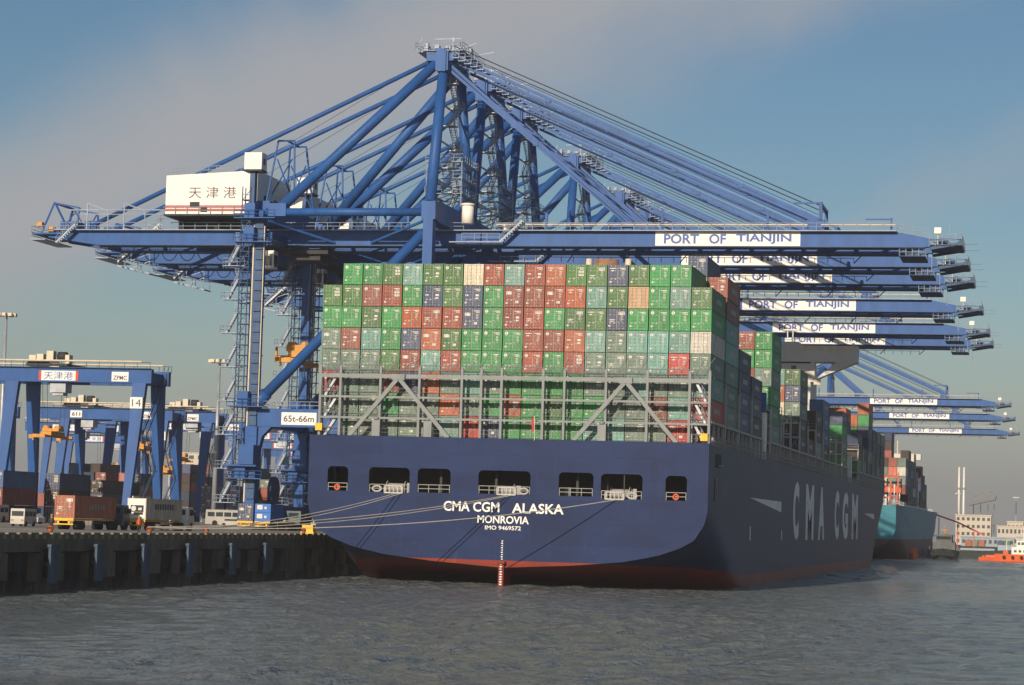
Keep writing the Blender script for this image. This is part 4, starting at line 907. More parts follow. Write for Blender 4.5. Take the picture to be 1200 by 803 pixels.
    mb = new(); mb.box(P(-120.9, -14.6, 54.0), P(-120.1, -13.4, 60.3)); mb.box(P(-118.88, -14.4, 61.4), P(-118.84, -13.6, 62.4)); mb.build('lift_mast', M['crane_dk'], lh)
    st = new(); z = 9.4
    while z < 50:
        st.stairs(P(-124.0, -13.3, z), P(-122.5, -13.3, z + 3.0), .7, (0, -1, 0)); st.box(P(-122.9, -14.2, z + 3.0), P(-121.9, -12.9, z + 3.08)); st.box(P(-124.9, -14.3, z - .1), P(-121.4, -12.9, z)); st.railing(P(-124.9, -14.3, z), P(-121.4, -14.3, z), r=.045, step=1.1); st.railing(P(-124.9, -14.3, z), P(-124.9, -12.9, z), r=.045, step=1.4)
        for dx in (0, .5): st.tube(P(-122.7 + dx, -13.6, z + 3), P(-123.2 + dx, -13.6, z + 5.2), .05, n=4)
        for k in range(6): st.beam(P(-122.75 - k * .08, -13.6, z + 3.3 + k * .36), P(-122.2 - k * .08, -13.6, z + 3.3 + k * .36), .05)
        z += 5.2
    st.build('leg_stairs', M['rail'], r)
    lp = new()
    for z, w_ in ((49.3, 3.2), (53.0, 3.6), (24, 3.0), (13, 3.0)):
        lp = new(); lp.box(P(-123, -15.4, z), P(-123 + w_ + 3, -13.3, z + .15)); lp.railing(P(-123, -15.4, z + .15), P(-123 + w_ + 3, -15.4, z + .15), r=.05, step=1.1)
        lp.box(P(-121.5, -15.0, z + .15), P(-119.8, -13.5, z + 2.4)); lp.build('leg_platform', B, r)
    # far leg shaft and cable line
    mb = new()
    for z in [9.5 + 1.8 * k for k in range(24)]: mb.box(P(-118.6, 11.2, z), P(-117.3, 12.6, z + .1)); mb.beam(P(-118.6, 11.2, z), P(-117.3, 11.2, z + 1.7), .08)
    for dx in (-118.6, -117.3): mb.tube(P(dx, 11.2, 9.5), P(dx, 11.2, 53), .09, n=4)
    mb.build('cable_ladder', M['crane_dk'], r)
    mb = new()
    for y in (-12.5, 12.5): mb.tube(P(-118.6, y - 1.0, 24), P(-118.6, y - 1.0, 52), .1, n=5)
    mb.build('cable_conduit', M['cream'], r)
    # electrical rooms on the sill / portal
    mb = new(); mb.box(P(-120.6, -16.0, 15.2), P(-118.2, -13.4, 18.2)); mb.box(P(-123, -15.8, 14.9), P(-117.8, -13.4, 15.15)); mb.build('electrical_room', B, r)
    mb = new(); mb.tube(P(-118.4, -6, 11.4), P(-117.8, -6, 11.4), 2.2, n=24); mb.box(P(-119, -6.4, 9), P(-118.5, -5.6, 11.4)); mb.build('cable_reel', M['crane_dk'], r)
    # bracing under the girder between the frames and hanger cage
    mb = new(); mb.box(P(-119.0, -11.6, 50.3), P(-118.0, -4.7, 51.3)); mb.beam(P(-118.5, -11.5, 53), P(-110, -4.8, 50.5), .35); mb.beam(P(-94, -11.5, 53), P(-104, -4.8, 50.5), .35); mb.beam(P(-118.5, 11.5, 53), P(-110, 4.8, 50.5), .35); mb.beam(P(-94, 11.5, 53), P(-104, 4.8, 50.5), .35); mb.build('girder_bracing', B, r)
    mb = new(); mb.railing(P(-89, -6.6, 50.6), P(-83, -6.6, 50.6), r=.05, h=1.2); mb.box(P(-91, -6.6, 50.4), P(-82.5, -5.2, 50.55)); mb.stairs(P(-83, -6.6, 50.5), P(-79.5, -6.6, 53.8)); mb.build('hinge_stairs', M['rail'], r)
    return r
CY = [355.0, 381.0, 407.5, 458.5, 510, 541, 792, 888, 1014]
crane = make_crane()
def rear_gear():
    """stair and hanging cage at the rear end of some cranes"""
    X0 = -92.5
    def P(x, y, z): return Vector((x - X0, y, z - QZ))
    a = MB(); a.stairs(P(-156.2, -6.9, 50.0), P(-148.8, -6.9, 56.6), 1.0); a.railing(P(-148.8, -6.6, 57), P(-146, -6.6, 57), r=.05)
    b_ = MB(); zb_ = 47.8
    b_.prism_xz([(x - X0, z - QZ) for x, z in ((-156.4, 49.3), (-150.4, 47.9), (-150.4, 48.15), (-156.4, 49.55))], -6.4, -3)
    for x, z in ((-156.4, 49.4), (-153.4, 48.7), (-150.6, 48.0)):
        for y in (-6.3, -3.1): b_.tube(P(x, y, z), P(x, y, z + 1.5 if x < -151 else 54), .09, n=4)
    for k in range(4): b_.beam(P(-154.0, -6.3, 48.9 + k * 1.4), P(-150.6, -6.3, 50.2 + k * 1.3), .1)
    for y in (-6.3, -3.1): b_.tube(P(-156.4, y, 50.9), P(-150.6, y, 49.6), .06, n=4); b_.tube(P(-154, y, 48.9), P(-154, y, 53.5), .08, n=4)
    return a.build('rear_stairs', M['galv'], None), b_.build('hanging_cage', M['rail'], None)
CLAB = ['nearest blue quay crane with the white machinery house over the stern of the ship', 'blue quay crane directly behind the nearest one', 'third blue quay crane from the stern of the ship',
        'fourth blue quay crane, its sign beside the dark red container stack', 'fifth blue quay crane, its sign partly behind olive containers', 'sixth blue quay crane, just above the ship\'s grey bridge wing',
        'first of three far blue quay cranes beyond the ship\'s bridge', 'second of three far blue quay cranes beyond the ship\'s bridge', 'farthest blue quay crane, lowest boom of all']
RG = None
for i in range(8, -1, -1):
    o = crane if i == 0 else copy_tree(crane, skip=() if i < 6 else ('tie_beam', 'leg_stairs', 'tip_aerial'))
    o.location = (-92.5, CY[i], QZ); tag(o, CLAB[i], 'crane', 'ship-to-shore cranes along the quay')
    if 1 <= i <= 5:
        gs = rear_gear() if RG is None else [g.copy() for g in RG]
        for g in gs:
            if RG is not None: COL.objects.link(g)
            g.parent = o
        RG = RG or gs

# ================================================================= YARD GANTRY CRANES
def make_rtg(num, digits, z_top=32.8, tx=-5.5, sz=22.5, sdx=3.0, label='', sign=True, logo=True, num2=None, right=True):
    """rubber-tyred yard gantry; x across the stacks, y along them, origin on the yard in the middle"""
    r = empty('yard_gantry_crane'); T = z_top - QZ; HS = 12.2; B = M['crane']
    for y in (-4.2, 4.2):
        mb = MB(); mb.box((-HS - 7.5, y - .55, T - 2.55), (HS + 2.2, y + .55, T)); g = mb.build('girder', B, r)
        if y < 0:
            if sign:
                s = MB(); s.box((-6.6, y - .62, T - 2.3), (-.0, y - .56, T - .55)); s.build('port_sign', M['signwhite'], g)
                s = MB(); s.box((-7.1, y - .62, T - 2.3), (-6.6, y - .56, T - .55)); s.build('sign_end', M['red'], g)
                s = MB(); s.box((.0, y - .62, T - 2.3), (.5, y - .56, T - .55)); s.build('sign_end', M['red'], g)
                text('sign_lettering', '天津港', 1.5, M['signblue'], g, (-3.3, y - .635, T - 1.42), width=5.6, height=1.4, bold=0, depth=.005)
            if logo:
                s = MB(); s.box((6.9, y - .62, T - 2.3), (10.1, y - .56, T - .6)); s.build('maker_plate', M['signwhite'], g)
                text('maker_lettering', 'ZPMC', 1.0, M['signgrey'], g, (8.5, y - .635, T - 1.65), width=2.6, height=.8, bold=.02, depth=.005)
            if num2:
                s = MB(); s.box((-10.8, y - .62, T - 2.2), (-7.9, y - .56, T - .6)); s.build('number_plate', M['signwhite'], g)
                text('number_lettering', num2, 1.0, M['signgrey'], g, (-9.35, y - .635, T - 1.4), width=2.1, height=.95, bold=.03, depth=.005)
        s = MB(); s.railing((-HS - 7.4, y * 1.25, T), (HS + 2.1, y * 1.25, T), h=1.1, r=.05, step=2.4, mids=0); s.box((-HS - 7.4, min(y * 1.12, y * 1.27), T + .004), (HS + 2.1, max(y * 1.12, y * 1.27), T + .1)); s.build('walkway', M['crane_dk'], g)
        s = MB(); s.tube((-HS - 7.4, y * 1.25, T + 1.25), (HS + .5, y * 1.25, T + 1.25), .16, n=6); s.build('power_rail', M['cream'], g)
    for x in (-HS, HS):
        for sy in (-1, 1):
            mb = MB(); o = 0 if True else 0
            mb.beam((x - .45, sy * 7.6, 1.8), (x, sy * 4.3, T - 2.6), 1.3, .9, 2.5, 1.1); mb.build('leg', B, r)
        mb = MB(); mb.box((x - 1.2, -9.4, 1.3), (x + .3, 9.4, 2.2)); mb.build('sill_beam', B, r)
        mb = MB(); mb.box((x - 1.2, -3.6, T - 2.5), (x + 1.2, 3.6, T - .5)); mb.build('end_beam', B, r)
        for yy in (-8.2, -5.2, 5.2, 8.2):
            mb = MB(); mb.tube((x - .9, yy, .78), (x + .1, yy, .78), .78, n=16); mb.build('tyre', M['black'], r)
    mb = MB(); x = HS + 1.0
    mb.stairs((x, -6.9, 2.2), (x, 0, 9.5), .8, (1, 0, 0)); mb.stairs((x, 0, 9.5), (x, -5, 15.5), .8, (1, 0, 0)); mb.stairs((x, -5, 15.5), (x, 0, 21), .8, (1, 0, 0)); mb.stairs((x, 0, 21), (x, 4.5, T), .8, (1, 0, 0))
    mb.box((x - .2, -.6, 9.4), (x + 1, .6, 9.5)); mb.box((x - .2, -5.6, 15.4), (x + 1, -4.4, 15.5)); mb.build('stairs', M['crane_dk'], r)
    mb = MB(); mb.box((HS - .9, -6.8, 11.6), (HS + 1.2, -6.74, 13.6)) if False else None
    if digits:
        s = MB(); f = (T - 7.2) / (T - 4.4); s.box((HS - 1.25, -5.74, T - 7.1), (HS + 1.1, -5.2, T - 5.1)); s.build('leg_number_plate', M['signwhite'], r)
        text('leg_number', digits, 1.4, M['signgrey'], r, (HS - .02, -5.76, T - 6.1), width=1.7, height=1.3, bold=0, depth=.005)
    mb = MB(); mb.box((-HS + 1.5, -7.5, 2.3), (-HS + 6.0, -5.5, 4.6)) if False else mb.box((HS - 1.3, -3.5, 2.25), (HS + .6, 1.5, 4.9)); mb.build('power_unit', M['cream'], r)
    # trolley
    mb = MB(); mb.box((tx - 4, -4.6, T + .3), (tx + 4, 4.6, T + .75)); tr = mb.build('trolley', M['dark'], r)
    for a, b_ in (((tx - 3.9, -3.6, T + .8), (tx - 2.6, -1.6, T + 2.3)), ((tx - 2.3, -3.9, T + .8), (tx - 1.0, -2.6, T + 2.5)), ((tx - .6, -3.4, T + .8), (tx + .7, -2, T + 3.1)), ((tx + 3.1, -3.6, T + .8), (tx + 3.9, -2, T + 2.4)), ((tx + .6, -4.5, T + .1), (tx + 2.4, -4.3, T + 1.2))):
        s = MB(); s.box(a, b_); s.build('machine_box', M['cream'], tr)
    s = MB(); s.tube((tx + 1.3, -2.4, T + 2.2), (tx + 2.9, -2.4, T + 2.2), .8, n=12); s.box((tx - 3.8, -4.4, T + .75), (tx + 1, -4.1, T + 1.1)); s.build('winch', M['dark'], tr)
    s = MB(); s.box((tx + .6, -4, T - 4.4), (tx + 3.6, -1.2, T - 2.7)); s.box((tx + 1, -3.6, T - 4.9), (tx + 3, -1.5, T - 4.4)); s.build('operator_cab', M['galv'], tr)
    zs_ = sz - QZ
    s = MB()
    for dx in (-1.6, 1.6):
        for dy in (-1, 1): s.tube((sdx + dx * 1.3, dy, T), (sdx + dx, dy, zs_ + 1.3), .045, n=4)
    s.build('hoist_wires', M['cable'], tr)
    s = MB(); s.box((sdx - 1.6, -1.2, zs_ + .6), (sdx + 1.6, 1.2, zs_ + 1.1)); s.tube((sdx - 1.1, -1, zs_ + 1.2), (sdx - 1.1, 1, zs_ + 1.2), .5, n=10); s.tube((sdx + 1.1, -1, zs_ + 1.2), (sdx + 1.1, 1, zs_ + 1.2), .5, n=10)
    s.box((sdx - 1.0, -3.0, zs_ - .2), (sdx + 1.0, 3.0, zs_ + .5)); s.box((sdx - .5, -6, zs_ - .5), (sdx + .5, 6, zs_ - .1))
    for y in (-6, 6): s.box((sdx - 1.22, y - .2, zs_ - .7), (sdx + 1.22, y + .2, zs_ - .1)); s.box((sdx - 1.9, y - .15, zs_ - .9), (sdx - 1.22, y + .1, zs_ - .2)); s.box((sdx - 1.22, y - .1, zs_ - 1.2), (sdx - 1.0, y + .1, zs_ - .7))
    s.build('spreader', M['orange'], tr)
    return r
G = 'rubber-tyred gantry cranes over the container yard'
for (xc, yc, dg_, n2, kw, lb) in [
    (-170.4, 396, '14', None, dict(tx=-5.8, sz=20.9, sdx=-6), 'big blue yard gantry crane with the plate 14 on its right leg'),
    (-211.9, 514, '24', '611', dict(tx=-9, sz=22, sdx=6, z_top=31.0, sign=False), 'blue yard gantry crane with the plate 611, behind the crane numbered 14'),
    (-209.4, 536, None, None, dict(tx=6, z_top=31.6, sz=17, sdx=1), 'blue yard gantry crane whose right end shows beside the lamp mast'),
    (-243.0, 490, None, None, dict(tx=-6, z_top=30.2, sz=26, sdx=8), 'blue yard gantry crane at the left edge of the photo behind the first'),
    (-279.0, 655, None, '611', dict(tx=-4, z_top=32.9, sz=19, sdx=4), 'distant blue yard gantry crane seen through the legs of the crane numbered 14'),
    (-225.5, 610, None, '610', dict(tx=-2, z_top=32.3, sz=22, sdx=-8), 'blue yard gantry crane with the plate 610 behind the quay crane stairs'),
    (-239.0, 705, None, None, dict(tx=2, z_top=33.4, sz=20, sdx=3), 'far yard gantry crane framed by the legs of the nearest quay crane, topmost beam'),
    (-268.0, 815, None, None, dict(tx=3, z_top=33.8, sz=20, sdx=3), 'far yard gantry crane framed by the legs of the nearest quay crane, second beam'),
    (-296.0, 920, None, None, dict(tx=3, z_top=33.8, sz=22, sdx=3), 'far yard gantry crane framed by the legs of the nearest quay crane, lowest beam'),
    (-318.0, 760, None, None, dict(tx=3, z_top=33.0, sz=22, sdx=3), 'farthest yard gantry crane at the left, low behind the container stacks')]:
    o = make_rtg('', dg_, num2=n2, **kw); o.location = (xc, yc, QZ); tag(o, lb, 'gantry crane', G)

# ================================================================= YARD STACKS
YG = 'containers stacked in the yard'
def stack(x0, cols, y0, bays, tiers, pal, where, doors=False, tops=None):
    for c in range(cols):
        for b_ in range(bays):
            n_ = tiers[(c + b_ * 2) % len(tiers)]
            for t_ in range(n_):
                if not (b_ == 0 or c == cols - 1 or t_ == n_ - 1): continue
                ch = rnd.choice(pal) if not (tops and t_ == n_ - 1 and b_ < len(tops)) else tops[b_]
                lb = '%s container %s, row %d, bay %d, level %d' % (CNAME[ch], where, c + 1, b_ + 1, t_ + 1)
                container(x0 + c * 2.75, y0 + b_ * 13.3, QZ + t_ * 2.62, ch, lb, YG, doors=doors and b_ == 0, side=False)
stack(-158.3, 2, 329, 1, [3, 3], 'dbdp', 'in the near left stack', True, tops='us')
stack(-153.2, 1, 344.5, 1, [3], 'pds', 'in the front left stack', True, tops='s')
stack(-155.7, 1, 330, 1, [3], 'dbd', 'in the outermost left stack', True, tops='u')
stack(-171.6, 3, 331, 2, [2, 3, 2], 'dbk', 'behind the near left stack', False)
stack(-167.3, 4, 452, 2, [3, 3, 3, 2], 'sksrb', 'behind the white truck', True)
stack(-207.5, 5, 486, 1, [4, 4, 3, 4], 'rtsbpk', 'below the second yard gantry', True)
stack(-181.0, 3, 415, 2, [3, 2, 3], 'ksd', 'between the legs of gantry 14', True)
stack(-198.5, 3, 440, 2, [2, 3], 'aksr', 'left of the legs of gantry 14')
stack(-241.5, 6, 628, 1, [6, 6, 5, 6], 'dksdb', 'in the tall dark far stack', False)
stack(-186.5, 4, 528, 1, [5, 5, 4, 5], 'skyl', 'between the quay crane legs', True)
stack(-226.0, 3, 520, 1, [5, 4, 5], 'ksd', 'in the stack under gantry 611')

# ================================================================= VEHICLES
def wheel(mb, x0, x1, y, z, r=.5): mb.tube((x0, y, z), (x1, y, z), r, n=14)
def trailer_truck(x, y, c, label, cl, cat='truck', cab=True, reefer=False, boxes=1, cabcol=None):
    r = empty('container_truck' if cab else 'container_trailer', (x, y, QZ)); tag(r, label, cat, 'trucks and trailers on the quay')
    mb = MB(); mb.box((-.95, .1, 1.05), (-.6, 12.4, 1.25)); mb.box((.6, .1, 1.05), (.95, 12.4, 1.25)); mb.box((-1.2, 0, 1.0), (1.2, .22, 1.3)); mb.box((-1.2, -.05, .55), (1.2, .05, .68)); mb.box((-.75, 0, .6), (-.55, .15, 1.05)); mb.box((.55, 0, .6), (.75, .15, 1.05))
    for yy in (4, 8, 12): mb.box((-1.1, yy, 1.07), (1.1, yy + .2, 1.23))
    mb.build('chassis', M['yellow'], r)
    mb = MB(); mb.box((-1.15, -.07, .9), (-.8, -.02, 1.04)); mb.box((.8, -.07, .9), (1.15, -.02, 1.04)); mb.build('tail_lamp', M['red'], r)
    for yy in (1.6, 2.95):
        for sx in (-1, 1): mb = MB(); wheel(mb, sx * .65, sx * 1.2, yy, .52, .52); mb.build('wheel', M['black'], r)
    if cab:
        mb = MB(); mb.box((-.45, 9.5, .7), (.45, 16.6, 1.0)); mb.box((-1.2, 14.2, .55), (1.2, 16.9, 1.4)); mb.prism_xz([(0, 0), (0, 0), (0, 0)], 0, 0) if False else None
        pts = [(-1.2, 14.6, 1.4), (1.2, 14.6, 1.4), (1.2, 16.9, 1.4), (-1.2, 16.9, 1.4), (-1.15, 14.7, 3.0), (1.15, 14.7, 3.0), (1.15, 16.4, 3.0), (-1.15, 16.4, 3.0)]
        mb.poly(pts, [(0, 3, 2, 1), (4, 5, 6, 7), (0, 1, 5, 4), (1, 2, 6, 5), (2, 3, 7, 6), (3, 0, 4, 7)]); cb = mb.build('cab', cabcol or M['cabpaint'], r)
        mb = MB(); mb.box((1.15, 15.2, 1.9), (1.2, 16.3, 2.7)); mb.box((-.8, 14.62, 2.0), (.8, 14.66, 2.7)); mb.build('cab_window', M['glass'], cb)
        mb = MB(); mb.box((1.2, 16.4, 2.0), (1.5, 16.5, 2.6)); mb.build('mirror', M['dark'], cb)
        for yy in (11.4, 12.7, 15.8):
            for sx in (-1, 1): mb = MB(); wheel(mb, sx * .65, sx * 1.2, yy, .52, .52); mb.build('wheel', M['black'], r)
    if not reefer:
        container(x, y + .1, QZ + 1.3, c, cl, 'containers carried by trucks on the quay', doors=True, side=True)
    return r
trailer_truck(-109.6, 250, 'a', 'yellow container chassis and dark cab under the orange red container on the quay', 'orange red container riding on the truck nearest the quay edge')
r = trailer_truck(-108.5, 269, 'w', 'yellow chassis and white cab carrying the white refrigerated container', '', reefer=True, cabcol=M['white'])
rf = container(-108.5, 269.1, QZ + 1.3, 'w', 'white refrigerated container with cooling unit, on a truck on the quay', 'containers carried by trucks on the quay', doors=False)
mb = MB(); mb.box((-1.1, -.02, .15), (1.1, .06, 2.5)); mb.build('end_panel', M['white'], rf)
mb = MB(); mb.box((-.75, -.10, .95), (.9, .0, 1.75)); mb.box((-.35, -.10, .62), (.85, .0, .90)); un = mb.build('cooling_unit', M['dark'], rf)
mb = MB(); mb.box((.25, -.13, 1.15), (.7, -.10, 1.45)); mb.tube((-.35, -.12, 1.35), (-.35, -.10, 1.35), .32, n=16); mb.build('unit_fan', M['contmark'], un)
mb = MB()
for k in range(8): mb.box((CW / 2 - .03, 3.0 + k * .82, 1.25), (CW / 2 - .02, 3.5 + k * .82, 1.95))
mb.build('side_marking', M['signgrey'], rf)
trailer_truck(-116.3, 331, 's', 'yellow chassis under the slate container beside the blue boxes', 'slate container with pale lock rods on a yellow chassis near the ropes', cab=False)
r = trailer_truck(-113.6, 331, 'u', 'yellow chassis under the two low blue boxes on the quay', '', cab=True, reefer=True)
def lowbox(z, lb):
    o = empty('tank_box', (-113.6, 331.1, z)); tag(o, lb, 'container', 'low blue boxes on a chassis')
    mb = MB(); mb.box((-1.22, 0, 0), (1.22, 6.0, 1.28)); mb.build('body', M['signblue'] if False else mat('blue_box_paint', (.02, .14, .50), .45, var=.15), o)
    mb = MB(); mb.box((-.9, -.03, .45), (-.05, -.002, 1.1)); mb.box((.25, -.03, .5), (.6, -.002, .85)); mb.build('marking', M['contmark'], o)
lowbox(QZ + 1.3, 'lower of two blue boxes stacked on a yellow chassis near the ropes'); lowbox(QZ + 2.62, 'upper of two blue boxes, with a white notice, on a yellow chassis')
container(-107.2, 340, QZ + 1.3, 'd', 'dark brown container on the quay just left of the ship\'s stern', 'containers carried by trucks on the quay', doors=False)
container(-107.2, 353, QZ + 1.3, 'k', 'navy container on the quay behind the dark brown one', 'containers carried by trucks on the quay', doors=False)
def car(x, y, rz, m, label, cat='car', L=4.5, H=1.45, van=False, W=1.8):
    r = empty('parked_%s' % ('bus' if L > 7 else 'van' if van else 'car'), (x, y, QZ), rz); tag(r, label, cat, 'parked vehicles in the yard')
    h = H; mb = MB(); w_ = W / 2
    prof = [(0, .3), (L, .3), (L, .9), (L - .12, .95)] + ([(L - .25, h), (.1, h), (0, .9)] if van else [(L * .78, .98), (L * .62, h), (L * .22, h), (L * .06, 1.0), (0, .9)])
    n = len(prof); mb.poly([(-w_, a, b_) for a, b_ in prof] + [(w_, a, b_) for a, b_ in prof], [tuple(range(n)), tuple(range(2 * n - 1, n - 1, -1))] + [(i, n + i, n + (i + 1) % n, (i + 1) % n) for i in range(n)])
    mb.build('body', m, r)
    mb = MB()
    if van:
        k = int(L / 1.4)
        for sx in (-1, 1):
            for i in range(k): mb.box((sx * w_, .4 + i * (L - .6) / k, h * .58), (sx * (w_ + .01), .4 + (i + .85) * (L - .6) / k, h * .85))
        mb.box((-w_ + .15, -.02 + .04, h * .58), (w_ - .15, .06, h * .86))
    else:
        for sx in (-1, 1): mb.prism_xy([(sx * w_, L * .20), (sx * (w_ + .012), L * .20), (sx * (w_ + .012), L * .68), (sx * w_, L * .68)], 1.02, h - .1)
        mb.poly([(-w_ + .15, L * .085, 1.04), (w_ - .15, L * .085, 1.04), (w_ - .2, L * .2, h - .06), (-w_ + .2, L * .2, h - .06)], [(0, 1, 2, 3)])
    mb.build('window', M['glass'], r)
    for yy in (L * .18, L * .8):
        for sx in (-1, 1): mb = MB(); wheel(mb, sx * (w_ - .2), sx * (w_ + .02), yy, .33 if L < 7 else .5, .33 if L < 7 else .5); mb.build('wheel', M['black'], r)
    mb = MB(); mb.box((-w_ + .1, -.03, .7), (-w_ + .4, .0, .85)); mb.box((w_ - .4, -.03, .7), (w_ - .1, .0, .85)); mb.build('tail_lamp', M['red'], r)
    return r
car(-152.4, 316, R(0), M['cream'], 'cream bus parked at the left edge of the photo', 'bus', 9, 2.6, True, 2.4)
car(-141.9, 316, R(80), M['carw'], 'silver saloon car parked beside the cream bus'); 
car(-148.8, 402, R(-70), M['vanwhite'], 'white coach parked behind the cab of the white truck', 'bus', 9.5, 2.9, True, 2.4)
car(-141.0, 405, R(-65), M['vanwhite'], 'white minibus parked right of the white coach', 'van', 6.5, 2.4, True, 2.0)
car(-139.5, 384, R(-75), M['vanwhite'], 'white saloon car parked in front of the minibus'); car(-134.8, 388, R(-80), M['dark'], 'dark saloon car parked next to the white one')
car(-129.8, 392, R(-80), M['vanwhite'], 'white van parked near the foot of the quay crane', 'van', 5, 2.0, True); car(-124.5, 270, R(5), M['vanwhite'], 'small white van parked between the two container trucks', 'van', 4.6, 2.2, True)
mb = MB(); mb.box((-2.2, 0, 0), (3.2, .25, 1.3))
for k in range(6): mb.box((-2.2 + k * 1.05, -.06, 0), (-2.05 + k * 1.05, .3, 1.5))
tag(mb.build('barrier_wall', M['concrete'], None, (-139.6, 325, QZ), ), 'low brown barrier wall behind the silver car', 'wall')

def person(x, y, rz, mtop, label):
    r = bpy.data.objects.new('person', bpy.data.meshes.new('person')); COL.objects.link(r); me = r.data
    J = [(0, 0, .95), (0, 0, 1.2), (0, 0, 1.42), (0, 0, 1.52), (0, .02, 1.66), (0, .02, 1.76), (.1, 0, .9), (.11, .03, .5), (.11, 0, .08), (.11, .14, .04), (-.1, 0, .9), (-.11, .06, .5), (-.11, -.05, .08), (-.11, .1, .04),
         (.19, 0, 1.4), (.25, .03, 1.12), (.24, .16, .9), (-.19, 0, 1.4), (-.26, .05, 1.13), (-.22, .2, .95)]
    Ed = [(0, 1), (1, 2), (2, 3), (3, 4), (4, 5), (0, 6), (6, 7), (7, 8), (8, 9), (0, 10), (10, 11), (11, 12), (12, 13), (2, 14), (14, 15), (15, 16), (2, 17), (17, 18), (18, 19)]
    me.from_pydata(J, Ed, []); md = r.modifiers.new('s', 'SKIN'); rad = [.15, .15, .15, .06, .1, .08, .09, .065, .05, .04, .09, .065, .05, .04, .07, .05, .035, .07, .05, .035]
    for v, q_ in zip(me.skin_vertices[0].data, rad): v.radius = (q_, q_ * .9)
    me.skin_vertices[0].data[0].use_root = True; sb = r.modifiers.new('u', 'SUBSURF'); sb.levels = sb.render_levels = 1
    dg = bpy.context.evaluated_depsgraph_get(); me2 = bpy.data.meshes.new_from_object(r.evaluated_get(dg)); r.modifiers.clear(); r.data = me2
    me2.materials.clear(); me2.materials.append(mtop); me2.materials.append(M['skin']); me2.materials.append(M['dark'])
    for p in me2.polygons: z = p.center.z; p.material_index = 1 if z > 1.5 else (2 if z < .9 else 0); p.use_smooth = True
    mb = MB(); mb.tube((0, .02, 1.72), (0, .02, 1.86), .13, .07, n=10); mb.build('helmet', M['orange'], r)
    r.location = (x, y, QZ); r.rotation_euler = (0, 0, rz); tag(r, label, 'person'); return r
person(-93.4, 232.5, R(60), M['boat'], 'person in an orange vest standing by the ropes on the quay edge')
person(-92.4, 208, R(200), M['dark'], 'person in dark clothes standing on the quay beside the orange container')

# lamp masts
def lamp_mast(x, y, h, label):
    r = empty('lamp_mast', (x, y, QZ)); tag(r, label, 'lamp mast', 'high lamp masts in the yard')
    mb = MB(); mb.tube((0, 0, 0), (0, 0, h), .55, .26, n=12); mb.build('mast', M['galv'], r)
    mb = MB(); mb.tube((0, 0, h - .1), (0, 0, h + .2), 1.1, n=12)
    for k in range(9): a = 2 * math.pi * k / 9; mb.beam((0, 0, h), (1.7 * math.cos(a), 1.7 * math.sin(a), h + .1), .1)
    hd = mb.build('lamp_ring', M['galv'], r)
    for k in range(9):
        a = 2 * math.pi * k / 9; c = Vector((1.7 * math.cos(a), 1.7 * math.sin(a), h)); m2 = MB(); m2.box(c + Vector((-.4, -.3, -.45)), c + Vector((.4, .3, .15))); m2.build('lamp', M['cream'], hd)
lamp_mast(-157.5, 430, 31.8, 'tall lamp mast standing between the yard gantries and the quay crane')
lamp_mast(-202.6, 430, 40.4, 'lamp mast cut by the left edge of the photo'); lamp_mast(-330, 800, 27, 'small distant lamp mast far behind the yard gantries')

# ================================================================= SHIP AHEAD
s2 = empty('container_ship', (-65, 673, 0)); tag(s2, 'pale blue container ship with dark red waterline moored ahead', 'container ship')
H2 = 24.0; ZT2 = [(0, 9), (10, 7), (25, 2), (45, -3), (400, -4)]; ZB2 = [(0, 1.5), (10, .5), (20, -.8), (30, -3), (400, -9)]; BY2 = [(0, H2 * .93), (15, H2 * .985), (30, H2), (215, H2), (240, H2 * .9), (262, H2 * .6), (280, H2 * .2), (286, .3), (500, .3)]
def hb2(y, z):
    zt, zb = lerp_tab(ZT2, y), lerp_tab(ZB2, y); B = lerp_tab(BY2, y + 40 * (1 - max(z, 0) / 15.5) * (1 if y > 120 else 0))
    if z >= zt: return B
    u = (zt - z) / (zt - zb); return 0 if u >= 1 else B * lerp_tab(U0, u)
Y2 = [0, 3, 6, 10, 15, 20, 26, 32, 45, 80, 140, 180, 200, 215, 228, 240, 252, 262, 270, 278, 286]
zb2 = lambda y: lerp_tab(ZB2, y)
m2 = loft(Y2, [15.5, 13, 11, 9, 8, 7, 6, 5.8], hb2, zb2); zz = [15.5, 12, 9, 8, 7, 6.4, 5.8]; e = [(hb2(0, z), z) for z in zz]
n = len(e); m2.poly([(x, 0, z) for x, z in e] + [(-x, 0, z) for x, z in e], [(i, n + i, n + i + 1, i + 1) for i in range(n - 1)]); m2.build('hull', M['hull2'], s2)
m2 = loft(Y2, [5.8, 5, 4, 3, 2.2, 1.5, 1, .4, -.5, -2], hb2, zb2); zz = [5.8, 5, 4, 3, 2.4, 2, 1.6, 1.5]; e = [(hb2(0, z), z) for z in zz]
n = len(e); m2.poly([(x, 0, z) for x, z in e] + [(-x, 0, z) for x, z in e], [(i, n + i, n + i + 1, i + 1) for i in range(n - 1)]); m2.build('boot_top', M['boot2'], s2)
m2 = MB(); pr = [(hb2(i, 15.5), i) for i in Y2]; m2.poly([(x, y, 15.45) for x, y in pr] + [(-x, y, 15.45) for x, y in pr], [(i, i + 1, len(pr) + i + 1, len(pr) + i) for i in range(len(pr) - 1)]); m2.build('deck', M['shipgrey'], s2)
m2 = MB()
for k in range(12): x = -22 + k * 4; m2.box((x - .2, 12, 15.5), (x + .2, 12.5, 25))
for z in (17.5, 20.5, 23.5): m2.box((-22, 12.55, z), (22, 13, z + .5))
m2.build('lashing_bridge', M['brick'], s2)
m2 = MB()
for k in range(13): x = 5 + k * 1.5; m2.box((x - .12, 4, 15.5), (x + .12, 4.3, 19 + (k % 4) * .8))
